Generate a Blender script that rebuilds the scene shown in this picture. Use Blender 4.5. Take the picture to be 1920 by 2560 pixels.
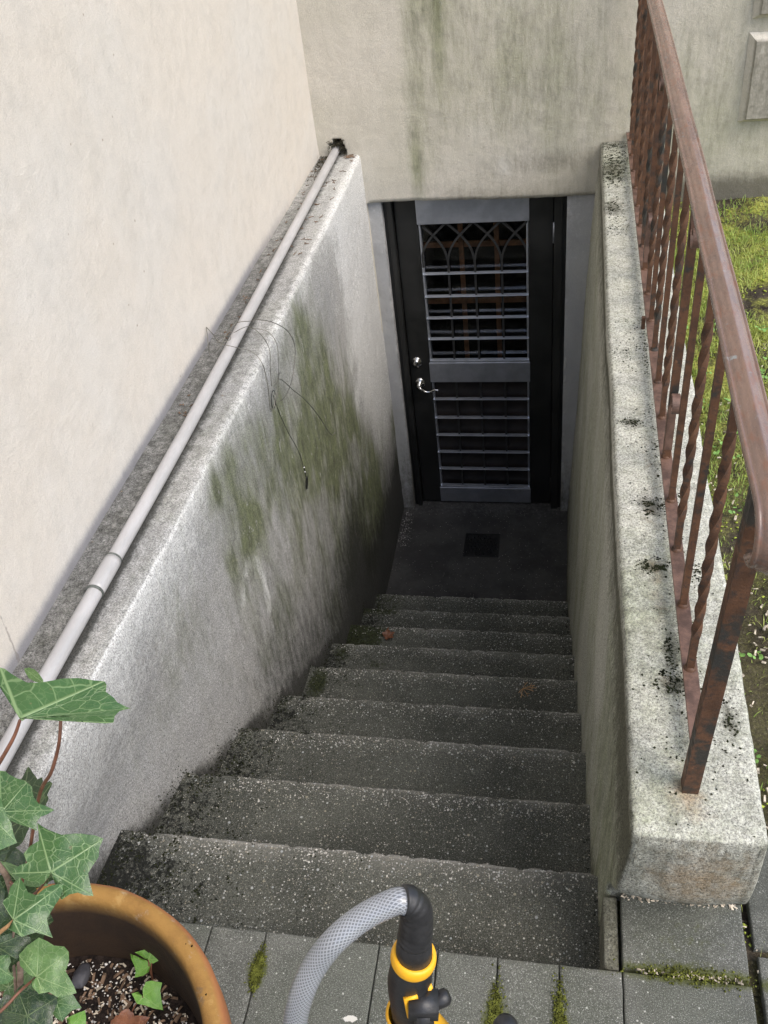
import bpy, bmesh, math, random
from mathutils import Vector, Matrix, noise
from mathutils.geometry import delaunay_2d_cdt

random.seed(7)
for o in list(bpy.data.objects): bpy.data.objects.remove(o)
S = bpy.context.scene
C = S.collection
PI = math.pi
R_ = math.radians

# ------------------------------------------------------------------ camera
CAM = Vector((1.01055, -4.49833, 2.04033))
CR = Vector((0.981866, 0.156774, -0.106588))
CU = Vector((-0.022517, 0.654706, 0.755548))
CF = Vector((-0.188234, 0.739447, -0.646364))
FPX = 2313.97
cd = bpy.data.cameras.new('camera'); cam = bpy.data.objects.new('camera', cd); C.objects.link(cam)
cd.sensor_fit = 'VERTICAL'; cd.sensor_height = 36; cd.lens = 36 * FPX / 2560
cd.clip_start = 0.02; cd.clip_end = 2000
cam.matrix_world = Matrix(((CR.x, CU.x, -CF.x, CAM.x), (CR.y, CU.y, -CF.y, CAM.y), (CR.z, CU.z, -CF.z, CAM.z), (0, 0, 0, 1)))
S.camera = cam

# ------------------------------------------------------------------ world, sun, exposure
SUN_EL, SUN_AZ = 50, 118            # azimuth clockwise from +y (north)
w = bpy.data.worlds.new('World'); S.world = w; w.use_nodes = True
nt = w.node_tree; bg = nt.nodes['Background']
sky = nt.nodes.new('ShaderNodeTexSky'); sky.sky_type = 'NISHITA'; sky.sun_disc = False
sky.sun_elevation = R_(SUN_EL); sky.sun_rotation = R_(SUN_AZ); sky.air_density = 1.0; sky.dust_density = 2.4; sky.ozone_density = 1.1
nt.links.new(sky.outputs[0], bg.inputs[0]); bg.inputs[1].default_value = 0.15
sl = bpy.data.lights.new('sun', 'SUN'); sl.energy = 1.15; sl.angle = R_(40); sl.color = (1.0, 0.95, 0.88)
so = bpy.data.objects.new('sun', sl); C.objects.link(so)
sd = Vector((math.sin(R_(SUN_AZ)) * math.cos(R_(SUN_EL)), math.cos(R_(SUN_AZ)) * math.cos(R_(SUN_EL)), math.sin(R_(SUN_EL))))
so.rotation_euler = sd.to_track_quat('Z', 'Y').to_euler(); so.location = (6, -6, 8)
S.view_settings.view_transform = 'Standard'; S.view_settings.look = 'None'
S.view_settings.exposure = 1.05; S.view_settings.gamma = 1.0
S.render.resolution_x = 768; S.render.resolution_y = 1024

# ------------------------------------------------------------------ helpers
def at(u, v, depth):
    """point seen at photo pixel (u, v), this many metres in front of the camera"""
    return CAM + (CF + CR * ((u - 960) / FPX) - CU * ((v - 1280) / FPX)) * depth

def nz(x, y, z, s=1.0): return noise.noise(Vector((x * s, y * s, z * s)))
def fbm(x, y, z, s=1.0, o=4): return noise.fractal(Vector((x * s, y * s, z * s)), 1.0, 2.0, o)
def sst(a, b, x):
    if a == b: return float(x > a)
    t = max(0, min(1, (x - a) / (b - a))); return t * t * (3 - 2 * t)
def g2(x, y, cx, cy, sx, sy): return math.exp(-((x - cx) / sx) ** 2 - ((y - cy) / sy) ** 2)

def thing(name, label, cat, loc=(0, 0, 0), group=None, kind=None):
    o = bpy.data.objects.new(name, None); C.objects.link(o); o.location = loc; o.empty_display_size = .1
    if label: o['label'] = label
    if cat: o['category'] = cat
    if group: o['group'] = group
    if kind: o['kind'] = kind
    return o
def tag(o, label=None, cat=None, group=None, kind=None):
    if label: o['label'] = label
    if cat: o['category'] = cat
    if group: o['group'] = group
    if kind: o['kind'] = kind
    return o
def wloc(o):
    v = Vector((0, 0, 0))
    while o is not None: v += o.location; o = o.parent
    return v
def obj(name, bm, mat, parent=None, loc=None, smooth=True, attr=None):
    """link bm (given in world coordinates) as one object with its origin at loc or at its parent's"""
    me = bpy.data.meshes.new(name)
    pl = wloc(parent) if parent else Vector((0, 0, 0))
    L = Vector(loc) if loc is not None else (pl if parent else Vector((0, 0, 0)))
    if attr:
        vals = [attr(v.co, v.normal) for v in bm.verts]
    bmesh.ops.translate(bm, verts=bm.verts, vec=-L)
    bm.to_mesh(me); bm.free()
    if smooth:
        for p in me.polygons: p.use_smooth = True
    if attr:
        a = me.attributes.new('stain_shade', 'FLOAT_COLOR', 'POINT')
        flat = []
        for c in vals: flat += [c[0], c[1], c[2], c[3] if len(c) > 3 else 0.0]
        a.data.foreach_set('color', flat)
    me.materials.append(mat)
    o = bpy.data.objects.new(name, me); C.objects.link(o); o.location = L - pl
    if parent: o.parent = parent
    return o

def copyobj(o, parent, loc):
    c = o.copy(); C.objects.link(c); c.parent = parent; c.location = loc; return c

def add_box(bm, x0, x1, y0, y1, z0, z1, bev=0.0, seg=2):
    b = bmesh.new(); bmesh.ops.create_cube(b, size=1)
    for v in b.verts: v.co = Vector((x0 if v.co.x < 0 else x1, y0 if v.co.y < 0 else y1, z0 if v.co.z < 0 else z1))
    if bev: bmesh.ops.bevel(b, geom=b.edges[:], offset=bev, segments=seg, affect='EDGES', profile=.5)
    merge(bm, b)
def merge(bm, b):
    me = bpy.data.meshes.new('t'); b.to_mesh(me); b.free(); bm.from_mesh(me); bpy.data.meshes.remove(me)
def add_tube(bm, pts, rad, n=8, closed=False, cap=True, square=False, twist=None, uv=None):
    """sweep a round (or square) section along pts; rad number or list"""
    pts = [Vector(p) for p in pts]; m = len(pts)
    if not isinstance(rad, (list, tuple)): rad = [rad] * m
    up = None; rings = []
    acc = 0
    for i, p in enumerate(pts):
        a = pts[i - 1] if (i > 0 or closed) else p; b = pts[(i + 1) % m] if (i < m - 1 or closed) else p
        t = (b - a).normalized()
        if up is None:
            up = Vector((1, 0, 0)) if abs(t.z) > .7 else Vector((0, 0, 1))
        up = (up - t * up.dot(t)).normalized(); sd_ = t.cross(up)
        ring = []
        tw = twist[i] if twist else 0
        nn = 4 if square else n
        for k in range(nn):
            an = 2 * PI * k / nn + (PI / 4 if square else 0) + tw
            r = rad[i] * (1.414 if square else 1)
            ring.append(bm.verts.new(p + (up * math.cos(an) + sd_ * math.sin(an)) * r))
        rings.append(ring)
    nn = len(rings[0])
    rng = range(m if closed else m - 1)
    for i in rng:
        A = rings[i]; B = rings[(i + 1) % m]
        for k in range(nn): bm.faces.new((A[k], A[(k + 1) % nn], B[(k + 1) % nn], B[k]))
    if cap and not closed:
        bm.faces.new(rings[0][::-1]); bm.faces.new(rings[-1])
def spline(pts, n=8):
    P = [Vector(p) for p in pts]; out = []
    for i in range(len(P) - 1):
        a = P[max(0, i - 1)]; b = P[i]; c = P[i + 1]; d = P[min(len(P) - 1, i + 2)]
        for k in range(n):
            t = k / n
            out.append(.5 * ((2 * b) + (c - a) * t + (2 * a - 5 * b + 4 * c - d) * t * t + (3 * b - a - 3 * c + d) * t ** 3))
    out.append(P[-1]); return out
def add_lathe(bm, c, prof, n=48, a0=0, a1=2 * PI):
    """revolve (r, z) pairs about the vertical axis through c"""
    rings = []
    full = abs(a1 - a0 - 2 * PI) < 1e-6
    for k in range(n if full else n + 1):
        an = a0 + (a1 - a0) * k / n
        rings.append([bm.verts.new((c[0] + r * math.cos(an), c[1] + r * math.sin(an), c[2] + z)) for r, z in prof])
    m = len(rings)
    for k in range(m if full else m - 1):
        A = rings[k]; B = rings[(k + 1) % m]
        for i in range(len(prof) - 1):
            bm.faces.new((A[i], B[i], B[i + 1], A[i + 1]))
def grid(bm, us, vs, f):
    V = [[bm.verts.new(f(u, v)) for v in vs] for u in us]
    for i in range(len(us) - 1):
        for j in range(len(vs) - 1): bm.faces.new((V[i][j], V[i + 1][j], V[i + 1][j + 1], V[i][j + 1]))
    return V
def lin(a, b, n): return [a + (b - a) * i / n for i in range(n + 1)]
def crumb(bm, p, r, sq=1.0, rnd=random):
    """a small irregular lump"""
    vs = []
    for d in ((1, 0, 0), (-1, 0, 0), (0, 1, 0), (0, -1, 0), (0, 0, 1), (0, 0, -.5)):
        k = r * rnd.uniform(.55, 1.25)
        vs.append(bm.verts.new((p[0] + d[0] * k + rnd.uniform(-.3, .3) * r, p[1] + d[1] * k + rnd.uniform(-.3, .3) * r, p[2] + d[2] * k * sq)))
    for f in ((0, 2, 4), (2, 1, 4), (1, 3, 4), (3, 0, 4), (2, 0, 5), (1, 2, 5), (3, 1, 5), (0, 3, 5)): bm.faces.new([vs[i] for i in f])

# ------------------------------------------------------------------ material builder
class MB:
    def __init__(s, name, rough=.9, spec=.3, metal=0):
        s.m = bpy.data.materials.new(name); s.m.use_nodes = True; s.nt = s.m.node_tree; s.N = s.nt.nodes
        s.b = s.N['Principled BSDF']; s.b.inputs['Roughness'].default_value = rough
        s.b.inputs['Specular IOR Level'].default_value = spec; s.b.inputs['Metallic'].default_value = metal
        g = s.N.new('ShaderNodeNewGeometry'); s.pos = g.outputs['Position']; s.geo = g
    def put(s, sock, v):
        if isinstance(v, bpy.types.NodeSocket): s.nt.links.new(v, sock)
        elif isinstance(v, tuple) and len(v) == 3 and sock.type == 'RGBA': sock.default_value = (*v, 1)
        else: sock.default_value = v
    def vec(s, sc=(1, 1, 1), src=None, off=(0, 0, 0)):
        n = s.N.new('ShaderNodeMapping'); s.put(n.inputs['Vector'], src or s.pos); n.inputs['Scale'].default_value = sc; n.inputs['Location'].default_value = off
        return n.outputs[0]
    def noise(s, sc, det=4, rough=.55, v=None, dist=0, col=False):
        n = s.N.new('ShaderNodeTexNoise'); s.put(n.inputs['Vector'], v or s.pos); n.inputs['Scale'].default_value = sc
        n.inputs['Detail'].default_value = det; n.inputs['Roughness'].default_value = rough; n.inputs['Distortion'].default_value = dist
        return n.outputs['Color' if col else 'Fac']
    def vor(s, sc, feat='F1', v=None, out='Distance', rnd=1):
        n = s.N.new('ShaderNodeTexVoronoi'); s.put(n.inputs['Vector'], v or s.pos); n.feature = feat; n.inputs['Scale'].default_value = sc
        n.inputs['Randomness'].default_value = rnd
        return n.outputs[out]
    def map(s, x, a, b, c=0., d=1., smooth=True):
        n = s.N.new('ShaderNodeMapRange'); n.interpolation_type = 'SMOOTHSTEP' if smooth else 'LINEAR'
        s.put(n.inputs[0], x)
        for i, q in enumerate((a, b, c, d)): s.put(n.inputs[i + 1], q)
        return n.outputs[0]
    def math(s, op, a, b=0., c=0.):
        n = s.N.new('ShaderNodeMath'); n.operation = op; s.put(n.inputs[0], a); s.put(n.inputs[1], b); s.put(n.inputs[2], c); return n.outputs[0]
    def mul(s, a, b): return s.math('MULTIPLY', a, b)
    def add(s, a, b): return s.math('ADD', a, b)
    def mix(s, f, a, b, mode='MIX'):
        n = s.N.new('ShaderNodeMix'); n.data_type = 'RGBA'; n.blend_type = mode
        s.put(n.inputs[0], f); s.put(n.inputs[6], a); s.put(n.inputs[7], b); return n.outputs[2]
    def ramp(s, f, stops):
        n = s.N.new('ShaderNodeValToRGB'); s.put(n.inputs[0], f); e = n.color_ramp.elements
        while len(e) < len(stops): e.new(.5)
        for q, (p, c) in zip(e, stops): q.position = p; q.color = (*c, 1)
        return n.outputs[0]
    def sep(s, v):
        n = s.N.new('ShaderNodeSeparateXYZ'); s.put(n.inputs[0], v); return n.outputs
    def attr(s, name='stain_shade'):
        n = s.N.new('ShaderNodeAttribute'); n.attribute_name = name
        q = s.N.new('ShaderNodeSeparateColor'); s.nt.links.new(n.outputs['Color'], q.inputs[0]); return [q.outputs[0], q.outputs[1], q.outputs[2], n.outputs['Alpha']]
    def bump(s, h, dist=.002, st=1.0):
        n = s.N.new('ShaderNodeBump'); s.put(n.inputs['Height'], h); n.inputs['Distance'].default_value = dist; n.inputs['Strength'].default_value = st
        s.nt.links.new(n.outputs[0], s.b.inputs['Normal'])
    def col(s, c): s.put(s.b.inputs['Base Color'], c); return s
    def rough(s, r): s.put(s.b.inputs['Roughness'], r); return s

def stucco(name, base, base2, green, grain=.22, grime_shade=(.10, .095, .08), white=(.62, .62, .62), gsc=230, soft=.9, bmp=.55, amp=1.0):
    """rendered wall: 'stain' R green algae, G dark grime and painted shade, B pale bloom, A rust (vertex masks broken up by fine noise)"""
    m = MB(name, .93, .2)
    a = m.attr()
    big = m.noise(1.7, 5, .6); mid = m.noise(14, 5, .65); fine = m.noise(gsc, 3, .75); gr = m.noise(gsc * 2.2, 2, .6)
    streak = m.noise(9, 6, .7, v=m.vec((1, 1, .16))); str2 = m.noise(34, 5, .75, v=m.vec((1, 1, .22)))
    c = m.mix(m.map(big, .35, .65), base, base2)
    c = m.mix(m.map(mid, .42, .72, 0, .30), c, m.mix(.5, c, (.30, .29, .26)))
    wk = m.map(m.add(a[2], m.mul(m.add(m.add(streak, m.noise(50, 5, .7)), -1.0), 1.3 * amp)), .15, .9)
    c = m.mix(m.mul(wk, .8), c, white)
    gk = m.map(m.add(a[0], m.mul(m.add(m.add(streak, m.add(str2, m.mul(m.add(fine, -.5), .5))), -1.0), soft * 1.15)), .0, 1.05)
    c = m.mix(m.mul(gk, .85), c, m.mix(m.map(m.add(mid, str2), .8, 1.25), green, tuple(x * .5 for x in green)))
    fl = m.map(m.noise(42, 5, .75, v=m.vec((1, 1, .38), off=(2, 6, 4))), .60, .64)
    c = m.mix(m.mul(m.mul(fl, m.map(a[0], .45, .95)), .7), c, (.36, .36, .33))
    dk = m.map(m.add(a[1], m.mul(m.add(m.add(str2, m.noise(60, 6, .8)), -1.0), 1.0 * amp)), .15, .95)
    c = m.mix(m.mul(dk, .9), c, grime_shade)
    rk = m.map(m.add(a[3], m.mul(m.add(m.noise(30, 5, .7), -.5), .9)), .2, .9)
    c = m.mix(m.mul(rk, .7), c, (.25, .165, .085))
    vn = m.N.new('ShaderNodeTexVoronoi'); m.put(vn.inputs['Vector'], m.pos); vn.inputs['Scale'].default_value = 13
    vq = m.N.new('ShaderNodeSeparateColor'); m.nt.links.new(vn.outputs['Color'], vq.inputs[0])
    c = m.mix(m.mul(m.mul(m.map(vq.outputs[0], .90, .91), m.map(m.add(vn.outputs['Distance'], m.mul(mid, .06)), .10, .05)), .6), c, (.22, .16, .10))
    if name == 'cream_render':
        ck = m.vor(1.15, 'DISTANCE_TO_EDGE', v=m.vec((1, 1, .5)), out='Distance')
        wv = m.map(m.add(ck, m.mul(m.add(m.noise(9, 5, .7), -.5), .05)), .0, .0035, .55, 0)
        c = m.mix(m.mul(wv, m.map(m.noise(1.1, 2), .55, .62)), c, (.20, .18, .16))
    # sand grain of the render: light grains and dark pits
    g = m.map(m.add(m.mul(fine, .6), m.mul(gr, .4)), .36, .62, 1 - grain, 1 + grain * .75, False)
    c = m.mix(1.0, c, g, 'MULTIPLY')
    m.col(c)
    m.bump(m.add(m.add(m.mul(fine, 1.0), m.mul(m.noise(7, 4, .6), 2.2)), m.add(m.mul(mid, 1.2), m.mul(gr, .3))), .004, bmp)
    return m.m

MAT = {}
MAT['cream'] = stucco('cream_render', (.60, .555, .49), (.59, .56, .51), (.40, .39, .30), .13, (.22, .22, .235), (.70, .68, .64), 330, .4, .6, .35)
MAT['front'] = stucco('weathered_render', (.56, .52, .445), (.49, .46, .38), (.20, .215, .11), .22, (.12, .11, .085), (.66, .63, .56), 240, .7, .6, .6)
MAT['jamb'] = stucco('jamb_render', (.42, .42, .41), (.37, .37, .37), (.2, .22, .12), .15)
MAT['well'] = stucco('well_render', (.36, .355, .335), (.30, .30, .29), (.115, .135, .048), .72, (.028, .028, .024), (.64, .64, .62), 210, .9, .55, .8)
MAT['pier'] = stucco('pier_render', (.45, .445, .39), (.36, .36, .31), (.21, .24, .12), .72, (.085, .083, .06), (.64, .635, .57), 190)

def m_steps():
    m = MB('exposed_aggregate_concrete', .9, .25)
    a = m.attr()
    base = m.mix(m.map(m.noise(4, 5, .6), .35, .65), (.068, .072, .058), (.116, .120, .098))
    fine = m.noise(230, 3, .7)
    c = m.mix(m.map(fine, .35, .62), m.mix(.55, base, (.02, .02, .018)), base)
    c = m.mix(m.mul(m.map(m.noise(420, 2, .6), .56, .66), .62), c, (.34, .335, .30))
    c = m.mix(m.mul(m.map(m.noise(300, 2, .6, v=m.vec(off=(7, 3, 1))), .42, .34), .7), c, (.014, .014, .012))
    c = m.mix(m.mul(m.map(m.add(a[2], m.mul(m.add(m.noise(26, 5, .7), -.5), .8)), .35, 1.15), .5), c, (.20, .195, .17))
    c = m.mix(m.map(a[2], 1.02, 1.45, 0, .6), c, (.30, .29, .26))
    # pebbles: three sizes of voronoi cells, a few of each lit up
    for sc, thr, rad, k, dens in ((75, .88, .30, .9, 1), (130, .80, .33, .85, 0), (240, .72, .38, .75, 0)):
        n = m.N.new('ShaderNodeTexVoronoi'); m.put(n.inputs['Vector'], m.vec((1, 1, 1), off=(sc, 0, 0))); n.inputs['Scale'].default_value = sc
        q = m.N.new('ShaderNodeSeparateColor'); m.nt.links.new(n.outputs['Color'], q.inputs[0])
        pick = m.map(q.outputs[0], m.math('SUBTRACT', thr + .06, m.mul(a[2], .34)), m.math('SUBTRACT', thr + .08, m.mul(a[2], .34)), 0, 1)
        r = m.map(q.outputs[1], 0, 1, rad * .55, rad * 1.1, False)
        dot = m.map(m.math('SUBTRACT', r, n.outputs['Distance']), 0, .06)
        pc = m.ramp(q.outputs[2], [(0, (.30, .27, .20)), (.4, (.46, .43, .36)), (.7, (.62, .61, .56)), (1, (.34, .36, .36))])
        c = m.mix(m.mul(m.mul(pick, dot), k), c, pc)
    # dark crust with painted well shade, and moss
    dk = m.map(m.add(a[1], m.mul(m.add(m.add(m.noise(130, 4, .8), m.noise(50, 4, .7)), -1.0), 2.0)), .42, .72)
    c = m.mix(m.mul(dk, .93), c, (.010, .011, .009))
    gk = m.map(m.add(a[0], m.mul(m.add(m.noise(60, 5, .75), -.5), 1.6)), .35, .75)
    c = m.mix(m.mul(gk, .9), c, m.mix(m.map(m.noise(150, 2), .4, .6), (.012, .016, .005), (.036, .044, .013)))
    m.col(c)
    m.bump(m.add(m.mul(m.noise(190, 4, .75), 1.2), m.add(m.mul(m.vor(120), -.7), m.mul(dk, .6))), .006, .8)
    return m.m
MAT['step'] = m_steps()

def m_landing():
    m = MB('dark_landing_concrete', .8, .3)
    c = m.mix(m.map(m.noise(5, 5, .65), .35, .65), (.036, .035, .033), (.060, .058, .054))  # darker base than the steps
    c = m.mix(m.map(m.noise(28, 5, .7), .5, .7, 0, .5), c, (.030, .031, .027))
    a = m.attr(); c = m.mix(m.mul(m.map(m.add(a[2], m.mul(m.add(m.noise(40, 5, .75), -.5), 1.2)), .2, .6), .6), c, (.13, .125, .12))
    n = m.N.new('ShaderNodeTexVoronoi'); m.put(n.inputs['Vector'], m.pos); n.inputs['Scale'].default_value = 110
    q = m.N.new('ShaderNodeSeparateColor'); m.nt.links.new(n.outputs['Color'], q.inputs[0])
    c = m.mix(m.mul(m.map(q.outputs[0], .90, .91), m.map(n.outputs['Distance'], .22, .14)), c, (.42, .40, .36))
    m.col(c); m.bump(m.add(m.noise(190, 4, .75), m.noise(60, 3)), .004, .7)
    return m.m
MAT['landing'] = m_landing()

def m_paver():
    m = MB('paver_concrete', .88, .25)
    oi = m.noise(3.7, 1, v=m.vec((1, .6, 1)))
    base = m.mix(m.map(m.noise(11, 5, .65), .35, .65), (.105, .108, .092), (.150, .152, .132))
    base = m.mix(m.map(oi, .4, .6, 0, .5), base, (.095, .105, .078))
    c = m.mix(m.map(m.noise(300, 3, .75), .36, .62), m.mix(.55, base, (.03, .03, .028)), base)
    c = m.mix(m.mul(m.map(m.noise(480, 2, .5), .56, .68), .6), c, (.42, .42, .39))
    n = m.N.new('ShaderNodeTexVoronoi'); m.put(n.inputs['Vector'], m.pos); n.inputs['Scale'].default_value = 130
    q = m.N.new('ShaderNodeSeparateColor'); m.nt.links.new(n.outputs['Color'], q.inputs[0])
    c = m.mix(m.mul(m.map(q.outputs[0], .95, .96), m.map(n.outputs['Distance'], .34, .18)), c, (.40, .40, .36))
    a = m.attr()
    c = m.mix(m.mul(m.map(m.add(a[0], m.mul(m.add(m.noise(55, 5, .7), -.5), 1.3)), .3, .8), .85), c, (.075, .085, .022))
    c = m.mix(m.mul(m.map(m.add(a[2], m.mul(m.add(m.noise(60, 4, .7), -.5), 1.0)), .45, .55), .9), c, (.62, .6, .54))
    c = m.mix(m.mul(m.map(a[1], .2, .9), .8), c, (.045, .048, .04))
    m.col(c); m.bump(m.add(m.noise(260, 4, .7), m.mul(m.noise(40, 3), .5)), .003, .7)
    return m.m
MAT['paver'] = m_paver()

def m_soil():
    m = MB('soil', .95, .1)
    c = m.mix(m.map(m.noise(7, 5, .6), .4, .6), (.035, .028, .022), (.075, .062, .045))
    c = m.mix(m.map(m.noise(140, 4, .8), .52, .7, 0, .8), c, (.20, .17, .12))
    y = m.sep(m.pos)[1]
    moss = m.mul(m.map(m.noise(4.2, 6, .7), .40, .56), m.map(y, -2.7, -1.2, .12, 1.0))
    c = m.mix(moss, c, m.mix(m.map(m.noise(110, 3, .7), .4, .6), (.15, .16, .035), (.46, .47, .11)))
    m.col(c); m.bump(m.add(m.noise(90, 5, .8), m.noise(25, 4)), .012, 1)
    return m.m
MAT['soil'] = m_soil()

def simple(name, c, rough=.6, metal=0, spec=.4, var=.25, sc=30, bump=0, bsc=200):
    m = MB(name, rough, spec, metal)
    d = tuple(x * (1 - var) for x in c); l = tuple(min(1, x * (1 + var)) for x in c)
    m.col(m.mix(m.map(m.noise(sc, 5, .65), .35, .65), d, l))
    if bump: m.bump(m.noise(bsc, 4, .7), bump, .7)
    return m.m
def m_rust():
    m = MB('rusty_painted_iron', .62, .35)
    n1 = m.noise(14, 6, .7); n2 = m.noise(60, 5, .75)
    c = m.mix(m.map(n1, .35, .62), (.060, .030, .017), (.110, .053, .028))
    c = m.mix(m.map(n2, .50, .66, 0, .8), c, (.033, .026, .022))
    c = m.mix(m.map(m.noise(8, 5, .65, v=m.vec(off=(3, 5, 1))), .56, .64, 0, .85), c, (.022, .027, .025))
    c = m.mix(m.map(m.noise(33, 5, .7, v=m.vec(off=(9, 2, 1))), .64, .72, 0, .8), c, (.20, .095, .05))
    m.col(c); m.rough(m.map(n2, .3, .7, .45, .8)); m.bump(m.add(n2, m.mul(m.noise(220, 4, .7), .5)), .0018, .8)
    return m.m
MAT['rust'] = m_rust()
def m_handrail():
    m = MB('worn_handrail_paint', .33, .5)
    n1 = m.noise(9, 6, .7, v=m.vec((3, .7, 3))); n2 = m.noise(42, 5, .7, v=m.vec((2, .6, 2)))
    c = m.mix(m.map(n1, .35, .62), (.150, .102, .083), (.215, .142, .108))
    c = m.mix(m.map(n2, .5, .68, 0, .75), c, (.20, .095, .060))
    c = m.mix(m.map(m.noise(60, 5, .75), .60, .70, 0, .6), c, (.085, .066, .064))
    c = m.mix(m.map(m.noise(26, 5, .8, v=m.vec(off=(4, 0, 8))), .63, .70, 0, .7), c, (.30, .34, .34))
    m.col(c); m.rough(m.map(n2, .3, .7, .17, .36)); m.bump(m.add(n2, m.mul(m.noise(300, 3, .7), .4)), .0008, .6)
    return m.m
MAT['handrail'] = m_handrail()
MAT['railflat'] = simple('faded_red_rail_paint', (.105, .062, .046), .5, 0, .4, .4, 24, .001)
def m_blackdoor():
    m = MB('black_door_paint', .34, .5)
    n = m.noise(6, 4, .6); s = m.noise(70, 6, .8, v=m.vec((1, 1, .35)))
    c = m.mix(m.map(n, .3, .7), (.012, .0125, .012), (.020, .020, .019))
    c = m.mix(m.map(s, .70, .76, 0, .6), c, (.18, .18, .18))
    m.col(c); m.rough(m.map(n, .3, .7, .3, .5)); m.bump(m.noise(240, 3), .0006, .4)
    return m.m
MAT['blackdoor'] = m_blackdoor()
def m_steel(name, base, r0, r1, vs):
    m = MB(name, .3, .5, .8 if name != 'worn_nickel' else 1)
    n = m.noise(5, 5, .65); br = m.noise(40, 3, .7, v=m.vec(vs))
    m.col(m.mix(m.map(n, .35, .65), base, tuple(x * .72 for x in base)))
    m.rough(m.map(m.add(m.mul(n, .5), m.mul(br, .5)), .3, .7, r0, r1)); m.bump(br, .0004, .35)
    return m.m
MAT['steel'] = m_steel('brushed_steel', (.50, .52, .57), .36, .55, (.15, 1, 6))
MAT['chrome'] = m_steel('worn_nickel', (.66, .65, .63), .16, .3, (1, 1, 1))
MAT['barsteel'] = m_steel('bar_steel', (.66, .69, .75), .30, .45, (.2, 1, 1))
MAT['darkbar'] = simple('dark_iron_bar', (.030, .030, .030), .42, 0, .5, .3, 40, .0006)
MAT['wood'] = simple('orange_brown_wood', (.27, .125, .055), .6, 0, .3, .3, 18)
MAT['brownpanel'] = simple('dark_brown_panel', (.020, .016, .014), .5, 0, .4, .4, 9)
MAT['black'] = simple('black_void', (.006, .006, .006), .95, 0, .0, .1)
def m_glass():
    m = MB('dusty_dark_glass', .05, .5)
    t = m.N.new('ShaderNodeBsdfTransparent'); g = m.N.new('ShaderNodeBsdfGlossy'); g.inputs['Roughness'].default_value = .04
    d = m.N.new('ShaderNodeBsdfDiffuse'); d.inputs['Color'].default_value = (.3, .3, .3, 1)
    fr = m.N.new('ShaderNodeFresnel'); fr.inputs['IOR'].default_value = 1.6
    t.inputs['Color'].default_value = (.88, .88, .88, 1)
    x = m.N.new('ShaderNodeMixShader'); m.put(x.inputs[0], m.mul(fr.outputs[0], 1.1)); m.nt.links.new(t.outputs[0], x.inputs[1]); m.nt.links.new(g.outputs[0], x.inputs[2])
    y = m.N.new('ShaderNodeMixShader'); m.put(y.inputs[0], m.map(m.noise(30, 5, .8), .5, .8, .0, .08)); m.nt.links.new(x.outputs[0], y.inputs[1]); m.nt.links.new(d.outputs[0], y.inputs[2])
    m.nt.links.new(y.outputs[0], m.N['Material Output'].inputs[0])
    return m.m
MAT['glass'] = m_glass()
def m_pipe():
    m = MB('grey_plastic_pipe', .33, .45)
    n = m.noise(16, 5, .7, v=m.vec((1, .25, 1)))
    c = m.mix(m.map(n, .4, .65), (.335, .33, .325), (.40, .39, .385))
    c = m.mix(m.map(m.noise(45, 5, .8), .60, .74, 0, .55), c, (.27, .27, .25))
    m.col(c); m.bump(m.noise(120, 3), .0006, .4); return m.m
MAT['pipe'] = m_pipe()
MAT['rubber'] = simple('blackened_joint', (.10, .11, .10), .7, 0, .3, .3)
MAT['wire'] = simple('thin_dull_wire', (.17, .165, .14), .42, .7, .5, .45, 25)
MAT['wiredark'] = simple('black_steel_wire', (.022, .022, .02), .5, .4, .5, .3, 25)
MAT['castiron'] = simple('black_cast_iron', (.014, .014, .014), .55, .2, .4, .3, 60, .001)
def m_pot():
    m = MB('weathered_terracotta', .82, .25)
    n = m.noise(11, 6, .7); z = m.sep(m.pos)[2]
    c = m.mix(m.map(n, .38, .6), (.225, .118, .034), (.30, .165, .046))
    c = m.mix(m.map(m.noise(26, 5, .7), .52, .66, 0, .75), c, (.38, .235, .08))
    c = m.mix(m.map(m.noise(20, 5, .7, v=m.vec(off=(5, 1, 3))), .60, .70, 0, .7), c, (.13, .09, .06))
    c = m.mix(m.map(m.noise(33, 5, .75, v=m.vec(off=(1, 8, 3))), .58, .70, 0, .4), c, (.40, .36, .29))
    a = m.attr()
    c = m.mix(a[1], c, m.mix(m.map(n, .35, .65), (.034, .020, .011), (.022, .014, .009)))
    c = m.mix(m.mul(a[0], .8), c, (.36, .12, .06))
    m.col(c); m.bump(m.add(m.noise(130, 4, .7), n), .0018, .6); return m.m
MAT['pot'] = m_pot()
def m_mulch():
    m = MB('potting_soil', .95, .15)
    c = m.mix(m.map(m.noise(60, 5, .8), .35, .65), (.012, .009, .008), (.05, .035, .028))
    m.col(c); m.bump(m.noise(70, 5, .85), .02, 1); return m.m
MAT['mulch'] = m_mulch()
MAT['chip'] = simple('pale_wood_chips', (.46, .40, .31), .85, 0, .2, .55, 60)
MAT['grit'] = simple('pale_grit', (.52, .50, .46), .8, 0, .2, .35, 90)
MAT['darkmoss'] = simple('dark_moss', (.022, .026, .012), .95, 0, .1, .6, 45)
MAT['joint_moss'] = simple('yellow_green_moss', (.105, .115, .024), .95, 0, .1, .5, 60)
MAT['twig'] = simple('brown_twig', (.13, .085, .055), .8, 0, .2, .4)
MAT['drytwig'] = simple('dry_orange_sprig', (.48, .28, .13), .7, 0, .2, .3)
MAT['stemred'] = simple('reddish_stem', (.13, .055, .032), .5, 0, .4, .3, 40)
MAT['stemwood'] = simple('woody_stem', (.22, .16, .12), .8, 0, .2, .35, 60, .001)
MAT['plasticblack'] = simple('black_plastic', (.018, .018, .019), .42, 0, .45, .25, 60, .0006)
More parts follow.
